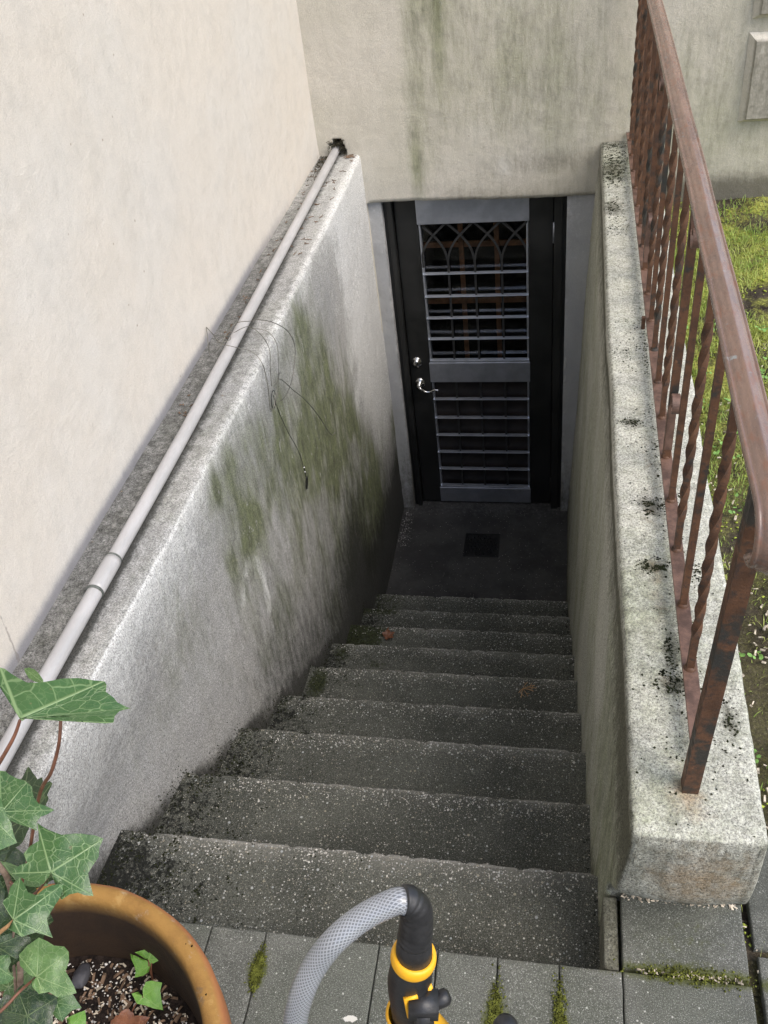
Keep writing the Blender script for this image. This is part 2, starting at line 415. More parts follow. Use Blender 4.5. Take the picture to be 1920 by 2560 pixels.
MAT['yellow'] = simple('yellow_plastic', (.83, .42, .018), .42, 0, .4, .08, 20)
MAT['pebble'] = simple('dark_slate_pebble', (.045, .045, .05), .6, 0, .4, .3, 20, .002, 60)
def m_hose():
    m = MB('braided_clear_hose', .22, .5)
    n = m.N.new('ShaderNodeUVMap'); x, y, z = m.sep(n.outputs[0])
    # braid: two families of helical threads
    a = m.math('FRACT', m.add(m.mul(x, 20), m.mul(y, 250))); b = m.math('FRACT', m.math('SUBTRACT', m.mul(y, 250), m.mul(x, 20)))
    ta = m.map(m.math('ABSOLUTE', m.add(a, -.5)), .10, .26, 1, 0); tb = m.map(m.math('ABSOLUTE', m.add(b, -.5)), .10, .26, 1, 0)
    t = m.math('MAXIMUM', ta, tb)
    m.col(m.mix(t, (.13, .14, .15), (.31, .325, .345)))
    m.put(m.b.inputs['Coat Weight'], .6); m.put(m.b.inputs['Coat Roughness'], .12)
    m.bump(t, .0006, .6); m.rough(.4); return m.m
MAT['hose'] = m_hose()
def m_leaf(name, dark, light, vein, vk=1.0):
    m = MB(name, .27, .5)
    uv = m.N.new('ShaderNodeUVMap'); x, y, z = m.sep(uv.outputs[0])
    r = m.math('SQRT', m.add(m.mul(x, x), m.mul(y, y)))
    vv = None
    for ang in (0, 50, -50, 108, -108):
        s_, c_ = math.sin(R_(ang)), math.cos(R_(ang))
        along = m.add(m.mul(x, s_), m.mul(y, c_))
        perp = m.math('ABSOLUTE', m.math('SUBTRACT', m.mul(x, c_), m.mul(y, s_)))
        wd = m.map(r, 0, 1, .012, .003, False)
        k = m.mul(m.map(m.math('SUBTRACT', wd, perp), -.008, .006), m.map(along, 0, .02))
        vv = k if vv is None else m.math('MAXIMUM', vv, k)
    uvv = m.vec((1, 1, 1), src=uv.outputs[0])
    wob = m.N.new('ShaderNodeVectorMath'); wob.operation = 'ADD'
    nn = m.noise(5, 3, .5, v=uv.outputs[0], col=True); sc = m.N.new('ShaderNodeVectorMath'); sc.operation = 'SCALE'; m.nt.links.new(nn, sc.inputs[0]); sc.inputs['Scale'].default_value = .09
    m.nt.links.new(uvv, wob.inputs[0]); m.nt.links.new(sc.outputs[0], wob.inputs[1])
    e = m.vor(6.2, 'DISTANCE_TO_EDGE', v=wob.outputs[0]); e2 = m.vor(15, 'DISTANCE_TO_EDGE', v=wob.outputs[0])
    net = m.map(e, .012, .055, .62, 0); net2 = m.map(e2, .01, .06, .20, 0)
    allv = m.math('MAXIMUM', vv, m.math('MAXIMUM', net, net2))
    base = m.mix(m.map(m.noise(2.6, 4, .6, v=uv.outputs[0]), .35, .65), dark, light)
    base = m.mix(m.map(m.noise(7, 3, .6), .40, .62, 0, .55), base, tuple(q * .7 for q in dark))
    base = m.mix(m.map(m.noise(90, 2, .6), .70, .74, 0, .6), base, (.16, .13, .06))
    base = m.mix(m.map(m.noise(45, 3, .6, v=uv.outputs[0]), .35, .65, 0, .25), base, tuple(q * .6 for q in dark))
    m.col(m.mix(m.mul(allv, .55 * vk), base, vein))
    m.put(m.b.inputs['Transmission Weight'], 0); 
    # thin leaf: some light passes through
    tr = m.N.new('ShaderNodeBsdfTranslucent'); m.put(tr.inputs['Color'], m.mix(.5, base, vein))
    mx = m.N.new('ShaderNodeMixShader'); mx.inputs[0].default_value = .22
    m.nt.links.new(m.b.outputs[0], mx.inputs[1]); m.nt.links.new(tr.outputs[0], mx.inputs[2]); m.nt.links.new(mx.outputs[0], m.N['Material Output'].inputs[0])
    m.bump(m.add(m.mul(allv, .6), m.mul(m.noise(14, 3, v=uv.outputs[0]), .5)), .0012, .5)
    return m.m
MAT['leaf'] = m_leaf('ivy_leaf', (.046, .120, .036), (.088, .185, .055), (.34, .46, .22))
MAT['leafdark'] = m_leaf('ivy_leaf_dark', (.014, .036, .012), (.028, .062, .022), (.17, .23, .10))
MAT['leafyoung'] = m_leaf('ivy_leaf_young', (.12, .29, .035), (.18, .37, .06), (.36, .50, .16), .6)
MAT['leafpale'] = m_leaf('ivy_leaf_pale', (.075, .155, .045), (.125, .23, .07), (.36, .46, .21), .8)
MAT['deadleaf'] = m_leaf('dead_leaf', (.18, .07, .035), (.30, .13, .07), (.36, .20, .12), .5)
def m_grass():
    m = MB('grass_blades', .55, .3)
    n = m.noise(3.1, 4, .6); n2 = m.noise(90, 2)
    c = m.mix(m.map(n, .35, .65), (.25, .38, .08), (.50, .56, .16))
    c = m.mix(m.map(n2, .5, .7, 0, .6), c, (.50, .42, .20)); m.col(c)
    tr = m.N.new('ShaderNodeBsdfTranslucent'); m.put(tr.inputs['Color'], c)
    mx = m.N.new('ShaderNodeMixShader'); mx.inputs[0].default_value = .3
    m.nt.links.new(m.b.outputs[0], mx.inputs[1]); m.nt.links.new(tr.outputs[0], mx.inputs[2]); m.nt.links.new(mx.outputs[0], m.N['Material Output'].inputs[0])
    return m.m
MAT['grass'] = m_grass()

# ------------------------------------------------------------------ dimensions (metres)
W = 1.126; H = .439; RS = .1871; FL = -10 * RS
YS = [-3.615, -3.299, -2.9895, -2.679, -2.3865, -2.0855, -1.796, -1.5125, -1.2257, -.9375]
LX = -.2065          # plane of the cream wall on the left
RO = 1.392           # outer side of the right wall
def wx(z): return W + .0414 * z          # the right wall leans
def lx(y, z=H):
    return -.047 * max(0, (-1.5 - y) / 1.75) ** 1.5 - .115 * sst(-2.15, -3.45, y) * sst(.42, -.15, z)
def lout(y): return LX - .043 * max(0, -y) / 3.25
LZ = .190            # lintel underside
def stairz(y): return max(FL, min(0, -(y - YS[0]) / (YS[9] - YS[0]) * 9 * RS - RS * .5))

# ------------------------------------------------------------------ house
house = thing('house', 'cream and grey rendered house with a basement door below ground level', 'house', (0, 0, 0))
HOLE = [(-.158, .50), (-.135, .497), (-.128, .521), (-.108, .524), (-.084, .517), (-.072, .478), (-.064, .448), (-.075, .43), (-.14, .43), (-.142, .47), (-.15, .485)]
def inpoly(x, y, P):
    c = False
    for i in range(len(P)):
        (a, b), (d, e) = P[i - 1], P[i]
        if (b > y) != (e > y) and x < (d - a) * (y - b) / (e - b) + a: c = not c
    return c
def lint(x): return LZ + .006 * math.sin(x * 5 + .6) + .004 * nz(x, 0, 3, 14) + .0025 * nz(x, 0, 1, 60)
def front_attr(p, n):
    x, y, z = p
    g = .42 * g2(x, z, .30, .85, .05, .45) + .60 * g2(x, z, .275, .36, .035, .20) + .45 * g2(x, z, .42, .95, .03, .35) + .42 * g2(x, z, .40, 1.25, .12, .25) + .15 * sst(.12, .4, x) * sst(.15, .5, z) + .28 * g2(x, z, .70, .95, .35, .5) + .25 * g2(x, z, .95, .7, .3, .4)
    g += .35 * g2(x, z, 1.6, .5, .3, .4)
    d = .45 * sst(.30, .18, z) * sst(.15, .5, x) + .5 * g2(x, z, .95, .36, .25, .07) + .35 * sst(.06, .0, abs(z - H) + abs(x - 1.25) * .3)
    d += .55 * sst(.42, .17, z) * sst(1.3, 1.5, x) + .25 * g2(x, z, 1.6, .8, .3, .25)
    d += .6 * g2(x, z, -.11, .48, .06, .05) + .22 * g2(x, z, .5, .3, .3, .1)
    w_ = .75 * g2(x, z, .70, .34, .05, .07) + .5 * g2(x, z, .58, .52, .10, .08) + .35 * g2(x, z, .74, 1.1, .2, .3) + .3 * g2(x, z, 1.4, 1.1, .12, .4) + .35 * g2(x, z, .0, .3, .12, .3)
    return g, d, w_
bm = bmesh.new()
xs = sorted(set([round(v, 4) for v in lin(-.45, -.21, 4) + lin(-.21, -.04, 26) + lin(-.04, 2.2, 110)]))
zs = sorted(set([round(v, 4) for v in lin(0, .235, 12) + lin(.235, .56, 44) + lin(.56, 1.5, 46) + lin(1.5, 6.2, 24)]))   # parameter above the lower edge
zs = [-.75, -.5, -.25, -.1] + zs
def fy(x, z): return .0035 * fbm(x, 0, z, 3, 3) + .0012 * nz(x, 5, z, 25)
V = {}
for i, x in enumerate(xs):
    for j, t in enumerate(zs):
        if t < 0 and (0.001 < x < W + .02): continue
        z = (lint(x) if .001 < x < W + .02 else LZ) + t
        V[i, j] = bm.verts.new((x, fy(x, z), z))
for i in range(len(xs) - 1):
    for j in range(len(zs) - 1):
        k = [(i, j), (i + 1, j), (i + 1, j + 1), (i, j + 1)]
        if all(q in V for q in k):
            c = sum((V[q].co for q in k), Vector()) / 4
            if inpoly(c.x, c.z, HOLE): continue
            bm.faces.new([V[q] for q in k])
bmesh.ops.delete(bm, geom=[v for v in bm.verts if not v.link_faces], context='VERTS')
# thickness of the lower lip and of the hole
bord = [e for e in bm.edges if len(e.link_faces) == 1 and all(-.01 < v.co.x < W + .03 and v.co.z < .3 for v in e.verts)]
hb = [e for e in bm.edges if len(e.link_faces) == 1 and all(-.2 < v.co.x < -.04 and .4 < v.co.z < .56 for v in e.verts)]
for E_, dep in ((bord, .055), (hb, .11)):
    r = bmesh.ops.extrude_edge_only(bm, edges=E_); nv = [g for g in r['geom'] if isinstance(g, bmesh.types.BMVert)]
    for v in nv: v.co.y += dep; v.co.z += .004 if dep < .1 else 0
wall_front = obj('wall', bm, MAT['front'], house, attr=front_attr)
wall_front['label'] = 'greenish grey stained wall above the basement door'
# dark backing of the broken hole
bm = bmesh.new(); add_box(bm, -.19, -.03, .105, .13, .38, .56); obj('hole_backing', bm, MAT['black'], house)
# jambs under the lintel, set back from it
def jamb_attr(p, n):
    return .25 * sst(-1.1, -1.6, p.z), .55 * sst(-1.2, -1.85, p.z) + .3 * sst(.03, 0, abs(p.x - .07)), .3 * sst(-.5, .2, p.z)
for x0, x1 in ((-.06, .070), (1.004, W + .06)):
    bm = bmesh.new(); grid(bm, lin(x0, x1, 10), lin(FL - .1, LZ + .03, 110), lambda x, z: (x, .026 + .002 * nz(x, 2, z, 18), z))
    grid(bm, lin(.026, .13, 5), lin(FL - .1, LZ + .03, 110), (lambda x: lambda y, z: (x + .0015 * nz(3, y, z, 20), y, z))(x1 if x0 < .5 else x0))
    bmesh.ops.remove_doubles(bm, verts=bm.verts, dist=.0005)
    bmesh.ops.recalc_face_normals(bm, faces=bm.faces)
    obj('door_jamb', bm, MAT['jamb'], house, attr=jamb_attr)
# house side (right gable return), top and the inside darkness behind the door
bm = bmesh.new()
grid(bm, lin(0, 7, 14), lin(-.6, 6.4, 14), lambda y, z: (2.2, y, z))
bmesh.ops.reverse_faces(bm, faces=bm.faces)
obj('wall', bm, MAT['front'], house, attr=lambda p, n: (.2, .2 * sst(.6, 0, p.z), .1))
# cream wall on the left
def side_attr(p, n):
    x, y, z = p
    k = sst(.085, .0, z - H) * sst(.05, -.3, y)
    return .10 * g2(y, z, -2.2, 1.3, .6, .5) + .12 * sst(-2.6, -3.5, y) * sst(.9, .5, z), .70 * sst(.055, 0, z - H) * sst(-.3, -1.6, y) + .30 * sst(.16, 0, z - H) * sst(0, -1.0, y), .2 * sst(-.9, -.1, y)  # dark band along the foot: dirt together with painted shadow
bm = bmesh.new()
ys_ = lin(.02, -3.3, 110) + lin(-3.3, -9, 40)[1:]
zz_ = [-.5, -.2, .1, .3] + lin(.40, .62, 22) + lin(.62, 2.2, 50)[1:] + lin(2.2, 6.4, 20)[1:]
grid(bm, ys_, zz_, lambda y, z: (lout(y) - .001 + .0028 * fbm(1, y, z, 2.2, 3), y, z))
wl = obj('wall', bm, MAT['cream'], house, attr=side_attr); wl['label'] = 'smooth pale cream wall beside the pipe'
# quoins at the right corner
qb = bmesh.new()
def quoin(bm, x0, x1, z0, z1):
    d = .038; b = .030
    P0 = [(x0, -.001, z0), (x1, -.001, z0), (x1, -.001, z1), (x0, -.001, z1)]; P1 = [(x0 + b, -d, z0 + b * .8), (x1, -d, z0 + b * .8), (x1, -d, z1 - b), (x0 + b, -d, z1 - b)]
    a = [bm.verts.new(p) for p in P0]; c = [bm.verts.new(p) for p in P1]
    for i in range(4): bm.faces.new((a[i], a[(i + 1) % 4], c[(i + 1) % 4], c[i]))
    bm.faces.new(c[::-1])
    bmesh.ops.recalc_face_normals(bm, faces=bm.faces)
for k in range(9):
    z0 = .497 + k * .425; b = bmesh.new(); quoin(b, 1.752 if k % 2 == 0 else 1.752, 2.24, z0, z0 + .372)
    bmesh.ops.subdivide_edges(b, edges=b.edges[:], cuts=6, use_grid_fill=True)
    for v in b.verts: v.co += Vector((nz(v.co.x, 1, v.co.z, 20), nz(v.co.x, 3, v.co.z, 20), nz(v.co.x, 7, v.co.z, 20))) * .003
    obj('quoin', b, MAT['front'], house, smooth=False, attr=lambda p, n: (.15, .45 * sst(-.02, -.036, p.y) + .2, .55))
# roof slab so that the house is closed from above
bm = bmesh.new(); add_box(bm, -4, 2.45, -.0, 8, 6.3, 6.5, .01); obj('roof', bm, MAT['rubber'], house)

# ------------------------------------------------------------------ door
DX0, DX1 = .122, .938; PX0, PX1 = .240, .812; DY = .100
door = thing('door', 'black basement door with steel panels and a barred window', None, (0.53, .1, FL)); door.parent = house; del door['label']
door['label'] = 'black door with barred glass and steel cross panels'
bm = bmesh.new()
for x0, x1 in ((.0705, DX0 - .004), (DX1 + .004, 1.0035)):
    add_box(bm, x0, x1, .062, .19, FL - .005, LZ + .05, .004)
    add_box(bm, x0 + (.02 if x0 < .5 else 0), x1 - (0 if x0 < .5 else .02), .0595 - .012, .0615, FL - .005, LZ + .05, .003)
add_box(bm, .07, 1.004, .075, .19, LZ - .0, LZ + .06, .003)
fr = obj('door_frame', bm, MAT['blackdoor'], house, smooth=False)
bm = bmesh.new()
add_box(bm, DX0, PX0 - .001, DY - .012, DY + .032, FL + .012, LZ + .03, .003); add_box(bm, PX1 + .001, DX1, DY - .012, DY + .032, FL + .012, LZ + .03, .003)
add_box(bm, PX0 - .001, PX1 + .001, DY + .0, DY + .03, FL + .012, -1.755, .001); add_box(bm, PX0 - .001, PX1 + .001, DY, DY + .03, -.935, -.815, .001); add_box(bm, PX0 - .001, PX1 + .001, DY, DY + .03, .036, LZ + .03, .001)
obj('door_leaf', bm, MAT['blackdoor'], door, smooth=False)
for z0, z1 in ((.031, LZ + .02), (-.940, -.808), (-1.857, -1.742)):
    bm = bmesh.new(); add_box(bm, PX0 - .004, PX1 + .004, DY - .018, DY - .001, z0, z1, .0025); obj('metal_panel', bm, MAT['steel'], door, smooth=False)
# silver stops at the sides of both openings
for z0, z1 in ((-.808, .031), (-1.742, -.94)):
    for x0 in (PX0 + .0005, PX1 - .0125):
        bm = bmesh.new(); add_box(bm, x0, x0 + .010, DY - .004, DY + .032, z0 + .001, z1 - .001, .001); obj('window_stop', bm, MAT['barsteel'], door, smooth=False)
bm = bmesh.new()
HB = [-.253, -.388, -.522, -.655, -.795, -1.065, -1.2, -1.33, -1.46, -1.593, -1.730]
for z in HB:
    thick = .004 if z not in (-.795, -1.730) else .012
    b = bmesh.new(); add_box(b, PX0 + .002, PX1 - .002, DY - .014, DY + .014, z - thick, z, .0012); 
    obj('grille_bar', b, MAT['barsteel'], door, smooth=False)
bm = bmesh.new()
cols = [PX0 + (PX1 - PX0) * k / 4 for k in range(5)]
for x in cols[1:4]:
    add_tube(bm, [(x, DY + .006, -.20), (x, DY + .006, -.80)], .0055, square=True)
    add_tube(bm, [(x, DY + .006, -.94), (x, DY + .006, -1.735)], .0055, square=True)
dw = cols[1] - cols[0]
for k in range(5):
    for sgn in (-1, 1):
        if 0 <= k + sgn <= 4:
            pts = []
            for i in range(19):
                t = i / 18; q = 1 - t
                fx = 3 * q * q * t * .60 + 3 * q * t * t * 1.0 + t ** 3; fz = 3 * q * q * t * .32 + 3 * q * t * t * .52 + t ** 3
                x = min(max(cols[k] + sgn * dw * fx, PX0 + .008), PX1 - .008)
                pts.append((x, DY + .004 + .003 * sgn, .028 - .245 * fz))
            add_tube(bm, pts, .0052, square=True)
obj('gothic_tracery', bm, MAT['darkbar'], door, smooth=False)
bm = bmesh.new(); add_box(bm, PX0 - .006, PX1 + .006, DY + .034, DY + .039, -.82, .045); obj('glass_pane', bm, MAT['glass'], door, smooth=False)
bm = bmesh.new()
for x in (PX0 + (PX1 - PX0) * .37, PX0 + (PX1 - PX0) * .70): add_box(bm, x - .013, x + .013, DY + .055, DY + .07, -.83, .05, .002)
for z in (-.125, -.46): add_box(bm, PX0 - .03, PX1 + .03, DY + .0705, DY + .085, z - .016, z + .016, .002)
obj('wooden_lattice', bm, MAT['wood'], door, smooth=False)
bm = bmesh.new(); add_box(bm, PX0 - .006, PX1 + .006, DY + .034, DY + .05, -1.75, -.93); obj('kick_panel', bm, MAT['brownpanel'], door, smooth=False)
bm = bmesh.new()
for s_ in (1,):
    add_box(bm, DX0 - .02, DX1 + .02, DY + .30, DY + .32, -1.9, .2)
    add_box(bm, DX0 - .04, DX0 - .02, DY + .05, DY + .32, -1.9, .2); add_box(bm, DX1 + .02, DX1 + .04, DY + .05, DY + .32, -1.9, .2); add_box(bm, DX0 - .04, DX1 + .04, DY + .05, DY + .32, .2, .22)
obj('dark_interior', bm, MAT['black'], house, smooth=False)
def knobby(name, x, z, prof, mat):
    b = bmesh.new(); add_lathe(b, (0, 0, 0), prof, 28)
    for v in b.verts: v.co = Vector((x + v.co.x, DY - .012 - v.co.z, z + v.co.y))
    bmesh.ops.recalc_face_normals(b, faces=b.faces)
    return b
b = knobby('deadbolt', .163, -.802, [(.033, -.002), (.033, .005), (.029, .010), (.021, .012), (.019, .022), (.012, .026), (.0001, .026)], None)
obj('deadbolt', b, MAT['chrome'], door)
b = knobby('rose', .170, -.945, [(.033, -.002), (.032, .006), (.026, .011), (.013, .013), (.012, .045), (.0001, .047)], None)
pts = spline([(.170, DY - .055, -.945), (.180, DY - .066, -.952), (.205, DY - .068, -.972), (.235, DY - .066, -.975), (.262, DY - .064, -.964), (.285, DY - .064, -.966)], 5)
add_tube(b, pts, [.0085 - .004 * i / len(pts) for i in range(len(pts))], 10)
obj('lever_handle', b, MAT['chrome'], door)
for z in (-.035, -1.70):
    b = bmesh.new(); add_tube(b, [(DX1 + .004, DY - .022, z - .055), (DX1 + .004, DY - .022, z + .055)], .0075, 12)
    for q in (-.02, .02): add_tube(b, [(DX1 + .004, DY - .022, z + q - .0012), (DX1 + .004, DY - .022, z + q + .0012)], .0079, 12)
    obj('hinge', b, MAT['castiron'] if z < -1 else MAT['steel'], door)

# ------------------------------------------------------------------ stairwell walls
lw = thing('stairwell_wall', 'left stairwell wall with green algae stains and the grey pipe on its top', 'wall', (0, -1.8, FL))
def left_attr(p, n):
    x, y, z = p
    if n.z > .6:      # top of the wall
        return .14, .55 * math.exp(-((abs(x + .119 + .022 * sst(-2.2, -3.6, y)) - .012) / .014) ** 2) + .30 * sst(-.105, -.13, x) + .26 * sst(-.3, -1.5, y) + .08 + .25 * g2(x, y, -.16, -.08, .05, .12), .12 + .45 * sst(-.05, -.01, x) + .25 * sst(-1.2, -.1, y)  # contact shadow painted along the pipe; strip behind it mixes dirt and painted shade
    hk = [(-2.46, -.15), (-2.42, -.08), (-2.36, -.06), (-2.31, -.11), (-2.30, -.20), (-2.32, -.34)]
    hd = 9
    for (a0, b0), (a1, b1) in zip(hk, hk[1:]):
        q = Vector((a1 - a0, b1 - b0)); t = max(0, min(1, ((y - a0) * q.x + (z - b0) * q.y) / q.length_squared)); hd = min(hd, math.hypot(y - a0 - q.x * t, z - b0 - q.y * t))
    g = .95 * g2(y, z, -2.36, .10, .20, .26) + .55 * g2(y, z, -2.45, .32, .1, .08) + .75 * g2(y, z, -1.95, .10, .30, .22) + .80 * g2(y, z, -1.55, .02, .28, .30) + .60 * g2(y, z, -1.42, .34, .14, .14)
    g += .95 * g2(y, z, -1.22, -.25, .24, .36) + .90 * g2(y, z, -.98, -.62, .26, .36) + .95 * g2(y, z, -.68, -1.05, .30, .28) + 1.0 * g2(y, z, -.75, -1.35, .35, .25) + .9 * g2(y, z, -.02, -1.35, .08, .28) + .70 * g2(y, z, -1.7, -.35, .35, .25) + .75 * g2(y, z, -1.45, -.95, .35, .35) + .35 * g2(y, z, -2.9, .1, .25, .25) + .35 * g2(y, z, -2.3, -.45, .3, .25)
    sz = stairz(y); h = z - sz
    d = .12 * sst(-3.0, -2.3, y) + .95 * sst(.17, .0, h + .05 * nz(1, y, z, 9)) + .40 * sst(.75, .1, h) * sst(-2.9, -2.2, y) + .55 * g2(y, z, -1.2, -1.05, .35, .3) + .75 * sst(-1.05, -1.7, z)  # darker above the treads and towards the foot of the wall
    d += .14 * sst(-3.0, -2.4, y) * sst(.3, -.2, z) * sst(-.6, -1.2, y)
    w_ = .48 * sst(.17, .0, H - z + .05 * nz(2, y, z, 5)) * sst(-3.7, -2.9, y) + .85 * sst(-.95, -.55, y + .12 * nz(0, y, z, 7)) * sst(-1.35, -.85, z) * (1 - .6 * g2(y, z, -.62, -.85, .15, .25)) + .55 * g2(y, z, -1.16, -.42, .035, .22) + .5 * g2(y, z, -1.13, -.68, .03, .12) + .4 * g2(y, z, -2.35, -.12, .03, .05) + .35 * g2(y, z, -2.32, -.28, .02, .1)
    w_ += .50 * g2(y, z, -3.3, .25, .5, .3) + .45 * g2(y, z, -1.35, -.78, .16, .15) + .28 * g2(y, z, -2.7, .25, .25, .15)
    g *= .55 + .62 * sst(-.45, .35, nz(4, y, z * .6, 5.5) + .5 * nz(7, y, z * .5, 14))
    w_ += .35 * g * sst(.05, .35, nz(9, y, z * .35, 11))
    w_ += .70 * sst(.035, .008, hd)
    w_ *= (1 - .8 * sst(.15, 0, h))
    return g, min(1, d), w_
# profile from the foot of the inner face up over the rounded edge and back over the top
rE = .022
prof = [(0, FL - .12 + (H - rE - FL + .12) * i / 150) for i in range(151)]
prof += [(-rE + rE * math.cos(a), H - rE + rE * math.sin(a)) for a in lin(0, PI / 2, 6)[1:]]
prof += [(-rE + (LX - .03 + .001 + rE) * i / 14, H) for i in range(1, 15)]
YEND = -3.640
bm = bmesh.new()
yy = lin(.03, YEND + .02, 240)
def lpt(i, y, ins=0):
    x, z = prof[i]
    wob = .006 * fbm(3, y, z, 1.6, 3) + .0018 * nz(5, y, z, 22) + .0008 * nz(5, y, z, 70)
    if i > 156:
        t = (x + rE) / (LX - .03 + .001 + rE - rE * 0); t = min(1, max(0, t))
        a_ = -rE + lx(y); b_ = lout(y) - .012
        return Vector((a_ + (b_ - a_) * t, y, z - ins + wob * .6))
    return Vector((x - ins + lx(y, z) + wob, y, z if z < H - rE else z - ins))
cols_ = [[bm.verts.new(lpt(i, y)) for i in range(len(prof))] for y in yy]
for a, ins in ((.006, .002), (.002, .007), (0, .02)):
    cols_.append([bm.verts.new(lpt(i, YEND + a, ins)) for i in range(len(prof))])
for a in range(len(cols_) - 1):
    for i in range(len(prof) - 1): bm.faces.new((cols_[a][i], cols_[a][i + 1], cols_[a + 1][i + 1], cols_[a + 1][i]))
e = cols_[-1]   # end face
bo = [bm.verts.new((lout(YEND) - .012, v.co.y, v.co.z)) for v in e[:158]]
for i in range(157): bm.faces.new((e[i], e[i + 1], bo[i + 1], bo[i]))
bm.faces.new([e[157]] + [bo[157]] + [v for v in reversed(e[158:])]) 
bmesh.ops.recalc_face_normals(bm, faces=bm.faces)
bm.normal_update()
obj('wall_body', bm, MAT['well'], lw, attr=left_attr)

rw = thing('stairwell_wall', 'right stairwell wall with black moss spots and a rusty railing on its top', 'wall', (1.25, -1.8, FL))
def right_attr(p, n):
    x, y, z = p
    if n.z > .5 and z > .3:
        g = .28 + .3 * g2(x, y, 1.22, -.3, .1, .2) + .25 * g2(x, y, 1.2, -3.0, .12, .2) + .2 * g2(x, y, 1.2, -3.45, .12, .12)
        d = .20 + .35 * sst(.012, 0, x - 1.15) + .45 * sst(-.2, 0, y)
        d += .7 * sum(g2(x, y, *q) for q in ((1.236, -2.84, .035, .022), (1.237, -2.62, .03, .03), (1.254, -3.10, .016, .05), (1.25, -3.2, .03, .025), (1.20, -.34, .05, .12), (1.19, -.75, .04, .08), (1.355, -3.28, .012, .04), (1.20, -2.25, .025, .02)))
        rs_ = .5 * g2(x, y, 1.27, -3.49, .05, .05) + .45 * g2(x, y, 1.255, -3.45, .03, .03) + .42 * g2(x, y, 1.235, -2.8, .03, .8) * sst(-.2, .3, nz(x, y, 2, 6))
        return g, d, .42, rs_
    if n.y < -.6 and z > 0:
        return .10, .52 + .25 * sst(.25, .05, z), .0, (.60 * g2(x, z, 1.29, .30, .12, .14) + .05)
    if z < -.005 and y < -3.44: return .3, .85, .0
    if n.x < -.3:
        g = .42 * sst(.45, .2, z) * sst(-.2, .15, nz(2, y, z, 2) + .2) + .35 * sst(-2.6, -3.5, y)
        sz = stairz(y); h = z - sz
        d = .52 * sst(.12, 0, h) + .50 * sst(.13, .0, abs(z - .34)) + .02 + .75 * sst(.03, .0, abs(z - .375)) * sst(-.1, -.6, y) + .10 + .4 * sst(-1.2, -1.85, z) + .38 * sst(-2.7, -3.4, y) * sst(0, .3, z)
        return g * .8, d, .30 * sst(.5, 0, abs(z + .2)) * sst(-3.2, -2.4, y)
    return .3, .35, .1
def rprof(ins, z_lo=FL - .12):
    P = []
    r = .015
    xi = lambda z: wx(z) + ins
    for i in range(151):
        z = z_lo + (H - r - z_lo) * i / 150; P.append((xi(z) + (.006 * sst(.25, .36, z)), z))
    cx_, cz_ = xi(H) + .006 + r, H - r
    for a in lin(PI, PI / 2, 6)[1:]: P.append((cx_ + r * math.cos(a), cz_ + (r - ins) * math.sin(a)))
    xo = RO - ins
    for i in range(1, 17): P.append((cx_ + (xo - r - cx_) * i / 16, H - ins))
    for a in lin(PI / 2, 0, 6)[1:]: P.append((xo - r + r * math.cos(a), H - r + (r - ins) * math.sin(a)))
    for i in range(1, 16): P.append((xo, H - r - (H - r + .25) * i / 15))
    return P
def yend(z):
    t = sst(.24, 0, z)
    return -3.552 + .112 * t
bm = bmesh.new()
n_st = 240; cols_ = []
def rpt(q, s, ins_y):
    x, z = q
    y = .03 + (yend(max(z, 0)) + ins_y - .03) * s
    wob = .006 * fbm(8, y, z, 1.6, 3) + .0018 * nz(6, y, z, 24) + .0008 * nz(6, y, z, 70)
    k = .012 * math.sin((y + 1.0) * 2.2) if z > .25 else 0
    return Vector((x + wob + (k * .25), y, z + (wob * .5 if z > .3 else 0)))
P0 = rprof(0)
for s in lin(0, 1, n_st): cols_.append([bm.verts.new(rpt(q, s, .014)) for q in P0])
for ang in (25, 50, 70, 90):
    ins = .014 * (1 - math.cos(R_(ang))); yo = .014 * (1 - math.sin(R_(ang)))
    cols_.append([bm.verts.new(rpt(q, 1, yo)) for q in rprof(ins)])
for a in range(len(cols_) - 1):
    for i in range(len(P0) - 1): bm.faces.new((cols_[a][i], cols_[a + 1][i], cols_[a + 1][i + 1], cols_[a][i + 1]))
# end face: strips between the inner and the outer side, for z above the paving
e = cols_[-1]; n0 = next(i for i, v in enumerate(e) if v.co.z > -.06)
inner = e[n0:154]; outer = e[173:]
left = [v for v in inner]; 
def lerp_face(A, zb):
    pass
zl = lin(-.06, H - .036, 30)
def edge_at(L, z):
    L2 = sorted(L, key=lambda v: v.co.z)
    for a, b in zip(L2, L2[1:]):
        if a.co.z <= z <= b.co.z:
            t = (z - a.co.z) / max(1e-9, b.co.z - a.co.z); return a.co.lerp(b.co, t)
    return (L2[0] if z < L2[0].co.z else L2[-1]).co.copy()
G = []
for z in zl:
    A = edge_at(e[n0:151], z); B = edge_at(e[178:], z)
    G.append([bm.verts.new(A.lerp(B, t) + Vector((0, -.010 * math.sin(PI * t) + .0025 * fbm(A.x + t, 0, z, 18, 3), 0))) for t in lin(0, 1, 24)])
for j in range(len(G) - 1):
    for i in range(24): bm.faces.new((G[j][i], G[j][i + 1], G[j + 1][i + 1], G[j + 1][i]))
top = e[151:179]
tp = G[-1]
bmf = [v for v in reversed(top)] + tp
try: bm.faces.new(bmf)
except Exception as ex: print('end cap', ex)
# the strip of wall below the paving beside the first step
add_box(bm, 1.121, 1.1525, -3.606, -3.446, -1.2, -.012, .004)
bmesh.ops.recalc_face_normals(bm, faces=bm.faces)
bm.normal_update()
obj('wall_body', bm, MAT['pier'], rw, attr=right_attr)

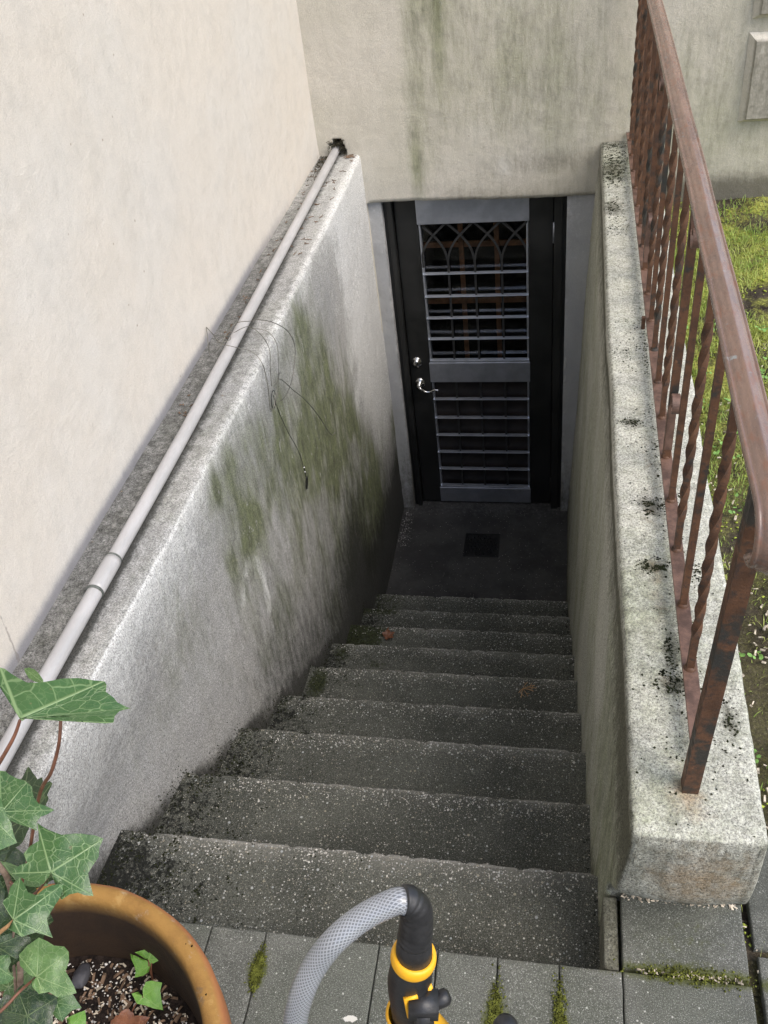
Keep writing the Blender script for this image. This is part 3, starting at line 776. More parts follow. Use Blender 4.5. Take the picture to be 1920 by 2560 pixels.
# ------------------------------------------------------------------ stairs
st = thing('stairs', 'dark speckled concrete steps going down to the basement door', 'stairs', (.55, -3.5, 0))
def step_attr(k, y0, y1):
    def f(p, n):
        x, y, z = p
        e = sst(.10, 0, y1 - y)       # towards the nosing, where the tread gets paler
        x0 = x; x = x - lx(y, z)
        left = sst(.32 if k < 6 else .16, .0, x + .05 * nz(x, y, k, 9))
        d = .52 * left * (1.0 if k in (1, 2, 3, 4) else .8) + .35 * sst(.12, 0, y - y0) + .25 * sst(.08, 0, wx(z) - x0) + (.18 if k > 5 else 0) - .15 * e  # lower steps get a little well shade painted in; tread backs darker
        if k == 1: d += .30 * sst(.55, .1, x) * sst(.0, -.1, y - y1)
        g = {5: .9 * g2(x, y, .05, y1 - .09, .05, .10), 6: .65 * g2(x, y, .06, y1 - .05, .06, .1) + .55 * g2(x, y, .22, y1 - .12, .06, .06), 7: .8 * sst(.26, .12, x), 8: .8 * sst(.30, .1, x) * e, 9: .5 * sst(.3, .1, x)}.get(k, 0)
        if k == 1: g += .30 * g2(x, y, .75, y1 - .02, .12, .05) + .22 * g2(x, y, .8, y1 - .2, .05, .1)
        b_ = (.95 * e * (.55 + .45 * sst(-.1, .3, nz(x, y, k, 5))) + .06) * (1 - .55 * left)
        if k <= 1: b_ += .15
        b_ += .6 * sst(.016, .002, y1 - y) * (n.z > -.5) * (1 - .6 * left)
        return g, d, b_
    return f
for k in range(1, 10):
    y0, y1 = YS[k - 1] - .03, YS[k]; z = -k * RS
    bm = bmesh.new()
    us = lin(-.20, W + .03, 175)
    pf = [(y0 + (y1 - .006 - y0) * i / 44, 0) for i in range(45)] + [(y1 - .006 + .006 * math.sin(a), -.006 + .006 * math.cos(a)) for a in (R_(30), R_(60), R_(90))] + [(y1 - .012 * i / 14, -.006 - (RS + .02) * i / 14) for i in range(1, 15)]
    def f(x, q, z=z, k=k):
        y, dz = q
        chip = max(0, fbm(x, k, 0, 22, 4)) * .013 + max(0, nz(x, k, 5, 5) - .3) * .008
        near = sst(.02, 0, YS[k] - y)
        return Vector((x, y - near * chip + .002 * nz(x, k, 1, 3) * near, z + dz - near * chip * .5 + .0022 * fbm(x, y, k, 7, 3) + .0011 * nz(x, y, k, 60) + .0008 * nz(x, y, k, 140)))
    grid(bm, us, pf, f); bmesh.ops.recalc_face_normals(bm, faces=bm.faces)
    if sum(fc.normal.z for fc in bm.faces) < 0: bmesh.ops.reverse_faces(bm, faces=bm.faces)
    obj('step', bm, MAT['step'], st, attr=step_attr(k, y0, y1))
bm = bmesh.new()
DR = (.425, .640, -.415, -.205)
xl = sorted(set(lin(-.03, DR[0], 40) + lin(DR[0], DR[1], 12) + lin(DR[1], W, 50))); yl = sorted(set(lin(YS[9] - .05, DR[2], 50) + lin(DR[2], DR[3], 12) + lin(DR[3], .12, 30)))
grid(bm, xl, yl, lambda x, y: (x, y, FL + .003 * fbm(x, y, 0, 5, 3) + .001 * nz(x, y, 0, 50) - .006 * sst(.25, 0, math.hypot(x - .53, y + .31))))
bmesh.ops.delete(bm, geom=[f for f in bm.faces if DR[0] < f.calc_center_median().x < DR[1] and DR[2] < f.calc_center_median().y < DR[3]], context='FACES')
def land_attr(p, n):
    return .0, .06 + .1 * sst(.1, 0, p.x), .0 + .3 * sst(-.1, .0, p.y) + .2 * g2(p.x, p.y, .9, -.35, .2, .15)
bm.normal_update()
obj('landing', bm, MAT['landing'], st, attr=land_attr)

# drain grate in the landing
dr = thing('floor_drain', 'black square floor drain with round holes in the landing before the door', 'drain', ((DR[0] + DR[1]) / 2, (DR[2] + DR[3]) / 2, FL))
cx, cy = (DR[0] + DR[1]) / 2, (DR[2] + DR[3]) / 2
vs = [Vector((x, y)) for x, y in ((DR[0] + .001, DR[2] + .001), (DR[1] - .001, DR[2] + .001), (DR[1] - .001, DR[3] - .001), (DR[0] + .001, DR[3] - .001))]
es = [(0, 1), (1, 2), (2, 3), (3, 0)]; holes = []
for rr, cnt in ((.0, 1), (.022, 6), (.043, 11), (.064, 16), (.085, 21)):
    for q in range(cnt):
        a = 2 * PI * q / cnt + rr * 40; hx, hy = cx + rr * math.cos(a), cy + rr * math.sin(a); b0 = len(vs); holes.append((hx, hy))
        for t in range(8): vs.append(Vector((hx + .0062 * math.cos(t * PI / 4), hy + .0062 * math.sin(t * PI / 4))))
        es += [(b0 + t, b0 + (t + 1) % 8) for t in range(8)]
r = delaunay_2d_cdt(vs, es, [], 0, 1e-6)
bm = bmesh.new(); BV = [bm.verts.new((v.x, v.y, FL - .006)) for v in r[0]]
for fcs in r[2]:
    c = sum((BV[i].co for i in fcs), Vector()) / len(fcs)
    if any(math.hypot(c.x - hx, c.y - hy) < .0052 for hx, hy in holes): continue
    bm.faces.new([BV[i] for i in fcs])
bmesh.ops.recalc_face_normals(bm, faces=bm.faces)
ex = bmesh.ops.extrude_face_region(bm, geom=bm.faces[:]); 
for g in ex['geom']:
    if isinstance(g, bmesh.types.BMVert): g.co.z -= .006
bmesh.ops.recalc_face_normals(bm, faces=bm.faces)
obj('grate', bm, MAT['castiron'], dr, smooth=False)
bm = bmesh.new()
for x0, x1, y0, y1 in ((DR[0], DR[1], DR[2], DR[2] + .006), (DR[0], DR[1], DR[3] - .006, DR[3]), (DR[0], DR[0] + .006, DR[2] + .0062, DR[3] - .0062), (DR[1] - .006, DR[1], DR[2] + .0062, DR[3] - .0062)):
    add_box(bm, x0, x1, y0, y1, FL - .03, FL - .0005, .001)
add_box(bm, DR[0], DR[1], DR[2], DR[3], FL - .06, FL - .05)
obj('drain_frame', bm, MAT['castiron'], dr, smooth=False)

# ------------------------------------------------------------------ ground, paving, lawn
bm = bmesh.new()
big = 300
def gz(x, y): return .0 + .17 * sst(-3.3, -.6, y) * sst(1.2, 1.5, x)
xg = [-big, -40, -8, -2, -.25, -.2101]; 
def quadz(x0, x1, y0, y1, nx, ny, f): grid(bm, lin(x0, x1, nx), lin(y0, y1, ny), f)
G0 = lambda x, y: (x, y, gz(x, y) - .03 + .012 * fbm(x, y, 0, 6, 4) * sst(4, 2.2, abs(x - 1)) + .004 * nz(x, y, 0, 40) * sst(4, 2.2, abs(x - 1)))
quadz(1.30, 2.6, -3.62, .05, 130, 300, G0)
quadz(2.6, 12, -3.62, .05, 10, 12, G0); quadz(12, big, -3.62, .05, 3, 3, G0)
quadz(2.2, 12, .05, 12, 6, 6, lambda x, y: (x, y, .14)); quadz(12, big, .05, big, 3, 3, lambda x, y: (x, y, .14)); quadz(-big, 12, 12, big, 4, 4, lambda x, y: (x, y, .14))
quadz(-big, big, -big, -12, 4, 4, lambda x, y: (x, y, -.035)); quadz(-big, -.2, -12, 12, 3, 8, lambda x, y: (x, y, -.035))
quadz(-.2, big, -12, -3.62, 40, 20, lambda x, y: (x, y, -.035))
quadz(1.15, 1.31, -3.62, -3.0, 10, 20, lambda x, y: (x, y, -.035))
bm.normal_update()
for fc in bm.faces:
    if fc.normal.z < 0: fc.normal_flip()
ground = tag(obj('ground', bm, MAT['soil']), 'bare dark soil and moss ground beside the stairwell', 'ground', kind='structure')

# paving of grey blocks with open joints
bm = bmesh.new()
PV = []
gap = .0024
def pave(x0, x1, y0, y1, dz=0):
    PV.append((x0 + gap / 2, x1 - gap / 2, y0 + gap / 2, y1 - gap / 2, dz))
x = 1.158; pw = .1302
for k in range(0, 9): pave(x - pw * (k + 1), x - pw * k, -3.875, -3.612, random.uniform(-.0015, .0015))
pave(1.158, 1.415, -3.605, -3.440, .001); pave(1.158, 1.418, -3.875, -3.612, .0)
pave(1.432, 1.69, -3.53, -3.27, -.012); pave(1.436, 1.70, -3.80, -3.545, -.010)
for r_ in range(6):
    for c in range(14):
        xo = -.21 + c * .2605 + (.13 if r_ % 2 else 0)
        pave(xo - .1302, xo + .1302, -3.877 - .1302 * (r_ + 1), -3.877 - .1302 * r_, random.uniform(-.001, .001))
for r_ in range(12):
    for c in range(20):
        xo = -1.2 + c * .2605 + (.13 if r_ % 2 else 0)
        pave(xo - .1302, xo + .1302, -4.66 - .1302 * (r_ + 1), -4.66 - .1302 * r_, random.uniform(-.001, .001))
for x0, x1, y0, y1, dz in PV:
    b = bmesh.new(); n1 = max(2, int((x1 - x0) / .012)); n2 = max(2, int((y1 - y0) / .012))
    if y1 < -4.3: n1 = n2 = 3
    bv = .004
    X = [x0, x0 + bv * .35, x0 + bv] + lin(x0 + bv, x1 - bv, n1)[1:-1] + [x1 - bv, x1 - bv * .35, x1]; Y = [y0, y0 + bv * .35, y0 + bv] + lin(y0 + bv, y1 - bv, n2)[1:-1] + [y1 - bv, y1 - bv * .35, y1]
    def pz(x, y):
        d = min(x - x0, x1 - x, y - y0, y1 - y)
        drop = 0 if d >= bv else (bv - math.sqrt(max(0, bv * bv - (bv - d) ** 2))) * .9
        return (x + .0012 * nz(x, y, 3, 30), y + .0012 * nz(x, y, 8, 30), dz - drop + .0007 * nz(x, y, 0, 45))
    Vg = grid(b, X, Y, pz)
    # sides
    loop = [Vg[i][0] for i in range(len(X))] + [Vg[-1][j] for j in range(1, len(Y))] + [Vg[i][-1] for i in range(len(X) - 2, -1, -1)] + [Vg[0][j] for j in range(len(Y) - 2, 0, -1)]
    lo = [b.verts.new((v.co.x, v.co.y, -.08)) for v in loop]
    for i in range(len(loop)): b.faces.new((loop[i], lo[i], lo[(i + 1) % len(loop)], loop[(i + 1) % len(loop)]))
    merge(bm, b)
bmesh.ops.recalc_face_normals(bm, faces=bm.faces)
JM = [(.379, -3.70, .012, .05, 1), (.90, -3.75, .014, .09, 1), (1.03, -3.74, .012, .10, .7), (1.158, -3.80, .02, .06, 1), (1.30, -3.608, .10, .022, .9), (.25, -3.78, .015, .08, .4)]
def pav_attr(p, n):
    x, y, z = p
    g = sum(s * g2(x, y, a, b, c * 2.2, d) for a, b, c, d, s in JM) + .35 * g2(x, y, 1.30, -3.53, .15, .07)
    wt = 1.0 * g2(x, y, .600, -3.775, .020, .008)
    dk = .5 * sst(-.003, -.02, z) + .3 * sst(-3.47, -3.44, y) * (x > 1.1)
    return g, dk, wt
bm.normal_update()
tag(obj('paving', bm, MAT['paver'], attr=pav_attr), 'grey concrete paving blocks along the top of the stairs', 'paving', kind='structure')
# bed under the paving, closing the edge towards the steps
bm = bmesh.new(); add_box(bm, -.21, 1.156, -3.70, -3.617, -.5, -.022, .003)
tag(obj('paving_edge', bm, MAT['paver'], smooth=False, attr=lambda p, n: (0, .4, 0)), 'concrete bed under the paving at the first step', 'paving edge', kind='structure')

# grass and weeds on the lawn
def blades(bm, n, fx, dens, hmin, hmax, wd=.0022):
    for _ in range(n):
        x, y = fx()
        if random.random() > dens(x, y): continue
        z = gz(x, y) - .032; h = random.uniform(hmin, hmax); a = random.uniform(0, 2 * PI); ln = random.uniform(.2, .9) * h; b = random.uniform(0, PI)
        dx, dy = math.cos(a) * ln, math.sin(a) * ln; wx_, wy_ = math.cos(b) * wd, math.sin(b) * wd
        p = [(x - wx_, y - wy_, z), (x + wx_, y + wy_, z), (x + dx * .4 + wx_ * .8, y + dy * .4 + wy_ * .8, z + h * .6), (x + dx * .4 - wx_ * .8, y + dy * .4 - wy_ * .8, z + h * .6), (x + dx, y + dy, z + h * .95)]
        v = [bm.verts.new(q) for q in p]
        bm.faces.new((v[0], v[1], v[2], v[3])); bm.faces.new((v[3], v[2], v[4]))
bm = bmesh.new()
def dens(x, y):
    k = sst(-3.0, -1.9, y) * .95 + .06
    k *= sst(-.30, .10, nz(x, y, 2, 3.5) + .25 * nz(x, y, 5, 12) + (.18 if y > -2.2 else -.06))
    k *= 1 - .8 * sst(.35, .1, abs(y + .15))
    return k
blades(bm, 34000, lambda: (random.uniform(1.40, 2.05), random.uniform(-3.6, -.02)), dens, .010, .036, .0016)
blades(bm, 9000, lambda: (random.uniform(2.05, 3.4), random.uniform(-3.6, -.02)), dens, .02, .06, .003)
tag(obj('grass', bm, MAT['grass'], smooth=False), 'patchy short grass on the mossy soil beside the right stairwell wall', 'grass', kind='stuff')
# low moss cushions and round leaves
bm = bmesh.new()
for _ in range(5200):
    x, y = random.uniform(1.40, 2.1), random.uniform(-3.6, -.1)
    if nz(x, y, 9, 5) < -.02 + .2 * (y < -2.4): continue
    z = gz(x, y) - .028; crumb(bm, (x, y, z), random.uniform(.003, .007), .5)
tag(obj('lawn_moss', bm, simple('bright_lawn_moss', (.30, .35, .06), .9, 0, .1, .4, 30)), 'bright yellow green moss between the grass on the lawn', 'moss', kind='stuff')
bm = bmesh.new()
for _ in range(320):
    x, y = random.uniform(1.41, 1.75), random.uniform(-3.6, -1.0)
    if nz(x, y, 4, 7) < .05: continue
    z = gz(x, y) - .005
    for q in range(random.randint(3, 6)):
        a = random.uniform(0, 2 * PI); r = random.uniform(.005, .014); px, py = x + math.cos(a) * r * 1.3, y + math.sin(a) * r * 1.3; tz = random.uniform(0, .008)
        v = [bm.verts.new((px + r * .6 * math.cos(t), py + r * .6 * math.sin(t), z + tz + .003 * math.cos(t + a))) for t in lin(0, 2 * PI, 6)[:-1]]
        bm.faces.new(v)
tag(obj('clover_weeds', bm, simple('weed_leaves', (.16, .30, .07), .6, 0, .3, .3, 50)), 'small round leaved weeds growing in the soil strip beside the right stairwell wall', 'weeds', kind='stuff')
# wood chips and grit in the soil strip on the right and at the foot of the pier
bm = bmesh.new()
def chip(bm, x, y, z, s):
    a = random.uniform(0, PI); t = random.uniform(-.4, .4); l = s * random.uniform(.8, 2.2); wv = s * random.uniform(.35, .8); h = s * .25
    M = Matrix.Translation((x, y, z)) @ Matrix.Rotation(a, 4, 'Z') @ Matrix.Rotation(t, 4, 'X') @ Matrix.Rotation(random.uniform(-.4, .4), 4, 'Y')
    b = [(-l, -wv, -h), (l, -wv * .6, -h), (l * .8, wv, -h), (-l * .9, wv * .7, -h)]
    lo = [bm.verts.new(M @ Vector(p)) for p in b]; hi = [bm.verts.new(M @ Vector((p[0] * .9, p[1] * .9, h))) for p in b]
    bm.faces.new(lo[::-1]); bm.faces.new(hi)
    for i in range(4): bm.faces.new((lo[i], lo[(i + 1) % 4], hi[(i + 1) % 4], hi[i]))
for _ in range(420):
    x, y = random.uniform(1.395, 1.75), random.triangular(-3.62, -1.2, -3.5)
    chip(bm, x, y, gz(x, y) - .018, random.uniform(.002, .006))
for _ in range(70): chip(bm, random.uniform(1.16, 1.41), random.triangular(-3.46, -3.437, -3.448), .004, random.uniform(.0015, .0045))
for _ in range(60): chip(bm, random.uniform(1.19, 1.40), -3.608 + random.uniform(-.004, .004), .001, random.uniform(.0015, .004))
tag(obj('wood_chips', bm, MAT['chip'], smooth=False), 'pale wood chips lying on the soil strip and at the foot of the right wall end', 'wood chips', kind='stuff')
# moss in the paving joints
bm = bmesh.new()
for a, b, c, d, s in JM:
    for _ in range(int(900 * s * d / .09) + 250):
        x, y = random.gauss(a, c * .55), random.gauss(b, d * .42)
        crumb(bm, (x, y, .001 + .003 * random.random()), random.uniform(.0012, .0032), 1.2)
tag(obj('joint_moss', bm, MAT['joint_moss']), 'yellow green moss cushions growing in the joints between the paving blocks', 'moss', kind='stuff')
# moss clumps on top of the right wall
bm = bmesh.new()
SP = 2 * [(1.235, -2.62, .030, .035, 130), (1.295, -2.60, .012, .03, 40), (1.236, -2.84, .035, .02, 150), (1.25, -2.86, .012, .02, 70), (1.255, -3.10, .016, .05, 90), (1.250, -3.2, .035, .03, 120), (1.33, -2.86, .015, .04, 40), (1.355, -3.28, .012, .06, 30), (1.20, -.42, .045, .10, 420), (1.21, -.22, .06, .10, 400), (1.19, -.75, .045, .10, 130), (1.20, -.95, .05, .06, 90), (1.23, -1.75, .05, .25, 90), (1.21, -2.1, .05, .25, 60), (1.262, -2.3, .008, .3, 70), (1.26, -2.0, .008, .3, 60), (1.20, -2.25, .03, .02, 40), (1.27, -3.3, .09, .2, 60), (1.25, -2.7, .07, .6, 130), (1.20, -.05, .05, .03, 200)]
for a, b, c, d, n in SP:
    for _ in range(n):
        x, y = random.gauss(a, c * .6), random.gauss(b, d * .6)
        if not (1.155 < x < 1.385 and -3.54 < y < -.005): continue
        if n > 60 and nz(x, y, 1, 55) < -.02: continue
        r = random.uniform(.0010, .0036); crumb(bm, (x, y, H + r * .2), r, .7)
tag(obj('wall_top_moss', bm, MAT['darkmoss']), 'black green moss clumps dotted over the top of the right stairwell wall', 'moss', kind='stuff')
# crust of black moss at the left ends of the steps
bm = bmesh.new()
for k in range(1, 9):
    y0, y1 = YS[k - 1], YS[k]; z = -k * RS
    for _ in range(1500 if k == 1 else (1100 if k < 5 else 420)):
        y = random.uniform(y0 + (.0), y1); xx = abs(random.gauss(0, .13 if k > 1 else .24)) + .002; x = lx(y, z) + xx
        if nz(x, y, k, 16) < -.12 + xx * .6: continue
        r = random.uniform(.0012, .0038); crumb(bm, (x, y, z + r * .2), r, .8)
    for _ in range(160):      # up the foot of the wall
        y = random.uniform(y0, y1); h = abs(random.gauss(0, .045)); r = random.uniform(.001, .003)
        crumb(bm, (lx(y, z + h) + .001, y, z + h), r, 1)
tag(obj('step_moss', bm, MAT['darkmoss']), 'black crusty moss at the left ends of the steps', 'moss', kind='stuff')
# loose grit at the front edges of the steps
bm = bmesh.new()
for k in range(1, 10):
    y1 = YS[k]; z = -k * RS
    for _ in range(420 if k < 4 else 260):
        x = random.uniform(.02, W - .04); y = y1 - .004 - abs(random.gauss(0, .030)) - max(0, nz(x, k, 0, 5)) * .02
        r = random.uniform(.0009, .0030) * (1.6 if random.random() < .08 else 1); crumb(bm, (x, y, z + r * .05), r, .6)
    for _ in range(60 if k < 6 else 25):      # a few larger stones worn free of the concrete
        x = random.uniform(.03, W - .05); y = y1 - .006 - abs(random.gauss(0, .03)); crumb(bm, (x, y, z - .0005), random.uniform(.0028, .0046), .45)
    for _ in range(120):
        x = random.uniform(.05, W - .06); y = random.uniform(YS[k - 1] + .02, y1); r = random.uniform(.0010, .0028); crumb(bm, (x, y, z), r, .6)
for _ in range(260):
    x = random.uniform(.05, 1.02); y = random.uniform(-.95, 0); crumb(bm, (x, y, FL), random.uniform(.0008, .0022), .6)
for _ in range(260):
    x, y = random.gauss(.035, .02), random.uniform(-.35, .02)
    if x > .004: crumb(bm, (x, y, FL + .001), random.uniform(.001, .003), .6)
tag(obj('step_grit', bm, MAT['grit']), 'pale pebbles showing along the front edges of the steps', 'grit', kind='stuff')

# ------------------------------------------------------------------ pipe
PYX = -.128
def pz_(y): return H + .0205
def px_(y): return PYX + .004 - .022 * sst(-2.2, -3.6, y)
pp = thing('drain_pipe', 'long grey plastic pipe lying along the top of the left wall and into the house', 'pipe', (PYX, -1.9, H))
bm = bmesh.new()
pts = [(px_(y), y, pz_(y)) for y in lin(.09, -3.0, 40)]
add_tube(bm, pts, .0198, 28); obj('pipe', bm, MAT['pipe'], pp)
bm = bmesh.new(); pts = [(px_(y), y, pz_(y)) for y in lin(-3.0, -3.95, 30)]
add_tube(bm, pts, .0202, 28); obj('pipe', bm, MAT['pipe'], pp)
bm = bmesh.new(); pts = [(px_(y), y, pz_(y) + .001) for y in lin(-2.905, -3.02, 8)]
add_tube(bm, pts, [.0222, .0230] + [.0230] * 5 + [.0230, .0222], 28); obj('pipe_coupling', bm, MAT['pipe'], pp)
for y in (-2.903, -3.022):
    bm = bmesh.new(); add_tube(bm, [(px_(y), y + .003, pz_(y) + .001), (px_(y), y - .003, pz_(y) + .001)], .0224 if y > -3 else .0236, 28); obj('joint_ring', bm, MAT['rubber'], pp)

# ------------------------------------------------------------------ wire
wr = thing('wire', 'tangle of thin wire looped over the pipe and hanging down the left wall', 'wire', (-.1, -1.85, H))
bm = bmesh.new()
def wtube(pts, r=.0014): add_tube(bm, spline(pts, 10), r, 6)
wtube([(-.172, -1.886, .462), (-.150, -1.86, .478), (-.134, -1.83, .504), (-.117, -1.76, .506), (-.05, -1.79, .53), (.001, -1.845, .565), (.020, -1.765, .508), (.030, -1.66, .41), (.028, -1.618, .313), (.022, -1.698, .238), (.016, -1.79, .222), (.012, -1.855, .242)])
wtube([(-.225, -1.775, .50), (-.19, -1.80, .475), (-.16, -1.86, .50), (-.128, -1.895, .503), (-.09, -1.90, .495), (-.03, -1.90, .475), (.006, -1.92, .44), (.012, -1.93, .36), (.010, -1.95, .28), (.012, -1.925, .26), (.015, -1.88, .29), (.012, -1.80, .32), (.008, -1.76, .30)])
wtube([(-.225, -1.775, .50), (-.205, -1.84, .47), (-.19, -1.885, .455)])
wtube([(-.11, -1.82, .503), (-.07, -1.775, .500), (-.02, -1.80, .478), (.012, -1.84, .445), (.012, -1.87, .394), (.010, -1.89, .33)])
wtube([(-.07, -1.765, .488), (-.016, -1.752, .468), (.016, -1.77, .43), (.020, -1.797, .374), (.014, -1.83, .30), (.010, -1.86, .262)])
wtube([(.010, -1.87, .312), (.014, -1.80, .30), (.016, -1.70, .19), (.018, -1.58, .06), (.020, -1.46, -.10), (.022, -1.36, -.26), (.022, -1.31, -.30), (.024, -1.295, -.30)])
add_tube(bm, spline([(-.165, -1.86, .50), (-.14, -1.90, .512), (-.105, -1.88, .51), (-.118, -1.85, .509), (-.15, -1.845, .50)], 8), .0011, 6)
obj('wire_strand', bm, MAT['wire'], wr)
bm = bmesh.new()
ring = [(.012 + .002 * math.sin(a), -1.905 + .028 * math.cos(a), .285 + .033 * math.sin(a)) for a in lin(0, 2 * PI, 20)[:-1]]
add_tube(bm, ring, .0014, 6, closed=True)
add_tube(bm, spline([(.012, -1.90, .30), (.014, -1.885, .22), (.014, -1.84, .10), (.014, -1.78, -.02), (.014, -1.755, -.10), (.014, -1.752, -.135)], 8), .0013, 6)
obj('wire_strand', bm, MAT['wiredark'], wr)
bm = bmesh.new(); add_tube(bm, [(.016, -1.752, -.135), (.016, -1.751, -.150)], .0035, 10); add_tube(bm, [(.016, -1.751, -.158), (.016, -1.751, -.172)], .0028, 10); obj('crimp', bm, MAT['chrome'], wr)
bm = bmesh.new(); add_tube(bm, [(.016 + .004 * math.sin(a), -1.757 + .012 * math.cos(a), -.212 + .030 * math.sin(a)) for a in lin(0, 2 * PI, 24)[:-1]], .0026, 8, closed=True)
add_tube(bm, [(.016, -1.751, -.15), (.016, -1.752, -.184)], .0018, 8); obj('end_ring', bm, MAT['wiredark'], wr)

# ------------------------------------------------------------------ railing
RX = 1.281; RZ = .480
rl = thing('railing', 'rusty iron railing with twisted bars standing on the right stairwell wall', 'railing', (RX, -1.8, H))
bm = bmesh.new(); add_box(bm, RX - .0155, RX + .0155, -3.395, -.004, RZ - .0055, RZ, .0012)
for e_ in bm.verts: pass
obj('bottom_rail', bm, MAT['railflat'], rl, smooth=False)
# handrail: moulded top profile swept along y, with a scroll end curling down over the post
HX, HZ = 1.285, 1.210
half = [(a_ * .73, b_ * 1.2) for a_, b_ in [(-.0345, -.004), (-.0345, .000), (-.0325, .004), (-.0285, .0055), (-.026, .0035), (-.022, .006), (-.014, .0085), (-.006, .0095), (0, .0125), (.006, .0095), (.014, .0085), (.022, .006), (.026, .0035), (.0285, .0055), (.0325, .004), (.0345, .000), (.0345, -.004), (.025, -.0065), (0, -.0065), (-.025, -.0065)]]
path = [(y, HZ) for y in lin(.0, -3.505, 60)]
# end: bends down and back in a small curl
path += [(-3.505 - .050 * math.sin(a), HZ - .050 + .050 * math.cos(a)) for a in lin(0, PI * .95, 18)[1:]]
bm = bmesh.new(); rings = []
for i, (y, z) in enumerate(path):
    a = path[max(0, i - 1)]; b = path[min(len(path) - 1, i + 1)]; t = Vector((0, b[0] - a[0], b[1] - a[1])).normalized(); up = Vector((0, t.z, -t.y)) 
    if i < 60 and up.z < 0: up = -up
    up = Vector((0, t.z, -t.y))
    dz = .0016 * nz(0, y, 0, 2.5); dx = .0022 * nz(4, y, 0, 1.8)
    rings.append([bm.verts.new(Vector((HX + px + dx + .004 * (y + 3.5) / 3.5, y, z + dz)) + up * pz__) for px, pz__ in half])
for i in range(len(rings) - 1):
    for k in range(len(half)): bm.faces.new((rings[i][k], rings[i][(k + 1) % len(half)], rings[i + 1][(k + 1) % len(half)], rings[i + 1][k]))
bm.faces.new(rings[0]); bm.faces.new(rings[-1][::-1])
bmesh.ops.recalc_face_normals(bm, faces=bm.faces)
for f_ in bm.faces: f_.smooth = True
obj('handrail', bm, MAT['handrail'], rl)
# channel under the handrail
bm = bmesh.new(); add_box(bm, HX - .013, HX + .013, -3.48, -.002, HZ - .0170, HZ - .0082, .001); obj('top_channel', bm, MAT['rust'], rl, smooth=False)
# posts
def post(y, foot, sz=.0148, name='post'):
    b = bmesh.new(); z1 = HZ - .0172
    xb, xt = 1.262, HX
    n = 30
    add_tube(b, [(xb + (xt - xb) * i / n, y, foot + (z1 - foot) * i / n) for i in range(n + 1)], sz, square=True)
    bmesh.ops.bevel(b, geom=[e for e in b.edges if abs((e.verts[0].co - e.verts[1].co).normalized().z) > .9], offset=.002, segments=1, affect='EDGES')
    return obj(name, b, MAT['rust'], rl, smooth=False)
post(-3.443, H - .02)
# slightly thinner second bar face behind the first post, as in a lapped corner
by = [-3.184 + .1806 * k for k in range(18)]
kinds = ['twist', 'plain', 'twist', 'plain', 'scroll', 'twist', 'plain', 'twist', 'plain', 'twist', 'scroll', 'twist', 'plain', 'twist', 'plain', 'twist', 'plain', 'twist']
def baluster(kind, y):
    b = bmesh.new(); z0, z1 = RZ - .001, HZ - .0172; n = 200 if kind == 'twist' else 20
    s = .0073 if kind != 'scroll' else .0098
    pts = [(RX + (HX - RX) * i / n, y, z0 + (z1 - z0) * i / n) for i in range(n + 1)]
    tw = [(sst(.12, .2, i / n) * 0 + max(0, min(1, (i / n - .14) / .72)) * 2 * PI * 2.25) for i in range(n + 1)] if kind == 'twist' else None
    add_tube(b, pts, s if kind != 'twist' else [s * (1.05 if .14 < i / n < .86 else 1) for i in range(n + 1)], square=True, twist=tw)
    o = obj('baluster', b, MAT['rust'], rl, smooth=False)
    b = bmesh.new(); add_lathe(b, (RX, y, RZ), [(.0135, .0), (.0125, .003), (.010, .006), (.008, .007)], 12); obj('weld_foot', b, MAT['rust'], o)
    if kind == 'scroll':
        for zc, sg in ((.67, 1), (1.12, -1)):
            b = bmesh.new()
            xc = RX + (HX - RX) * (zc - z0) / (z1 - z0)
            pts = []
            for a in lin(0, PI * 2.1, 26):
                r = .034 - .0042 * a
                pts.append((xc + .002, y - .010 - (.034 - r * math.cos(a)) * 1, zc + sg * r * math.sin(a)))
            pts = [(xc, y - .0098, zc - sg * (.16 if sg > 0 else .065)), (xc, y - .0105, zc - sg * .05), (xc, y - .0105, zc - sg * .03)] + pts
            rings = []
            for i, p in enumerate(pts):
                a_ = Vector(pts[max(0, i - 1)]); c_ = Vector(pts[min(len(pts) - 1, i + 1)]); t = (c_ - a_).normalized(); nrm = Vector((0, -t.z, t.y))
                rings.append([b.verts.new(Vector(p) + Vector((dx, 0, 0)) + nrm * dn) for dx, dn in ((-.010, -.002), (.010, -.002), (.010, .002), (-.010, .002))])
            for i in range(len(rings) - 1):
                for q in range(4): b.faces.new((rings[i][q], rings[i][(q + 1) % 4], rings[i + 1][(q + 1) % 4], rings[i + 1][q]))
            b.faces.new(rings[0]); b.faces.new(rings[-1][::-1])
            bmesh.ops.recalc_face_normals(b, faces=b.faces)
            obj('scroll', b, MAT['railflat'], o, smooth=False)
    return o
for k, y in enumerate(by):
    if y > -.05: break
    baluster(kinds[k], y)
# short legs under the bottom rail
for y in (-1.716,):
    b = bmesh.new(); add_box(b, RX - .027, RX - .0150, y - .008, y + .008, H - .01, RZ - .001, .001); obj('leg', b, MAT['rust'], rl, smooth=False)

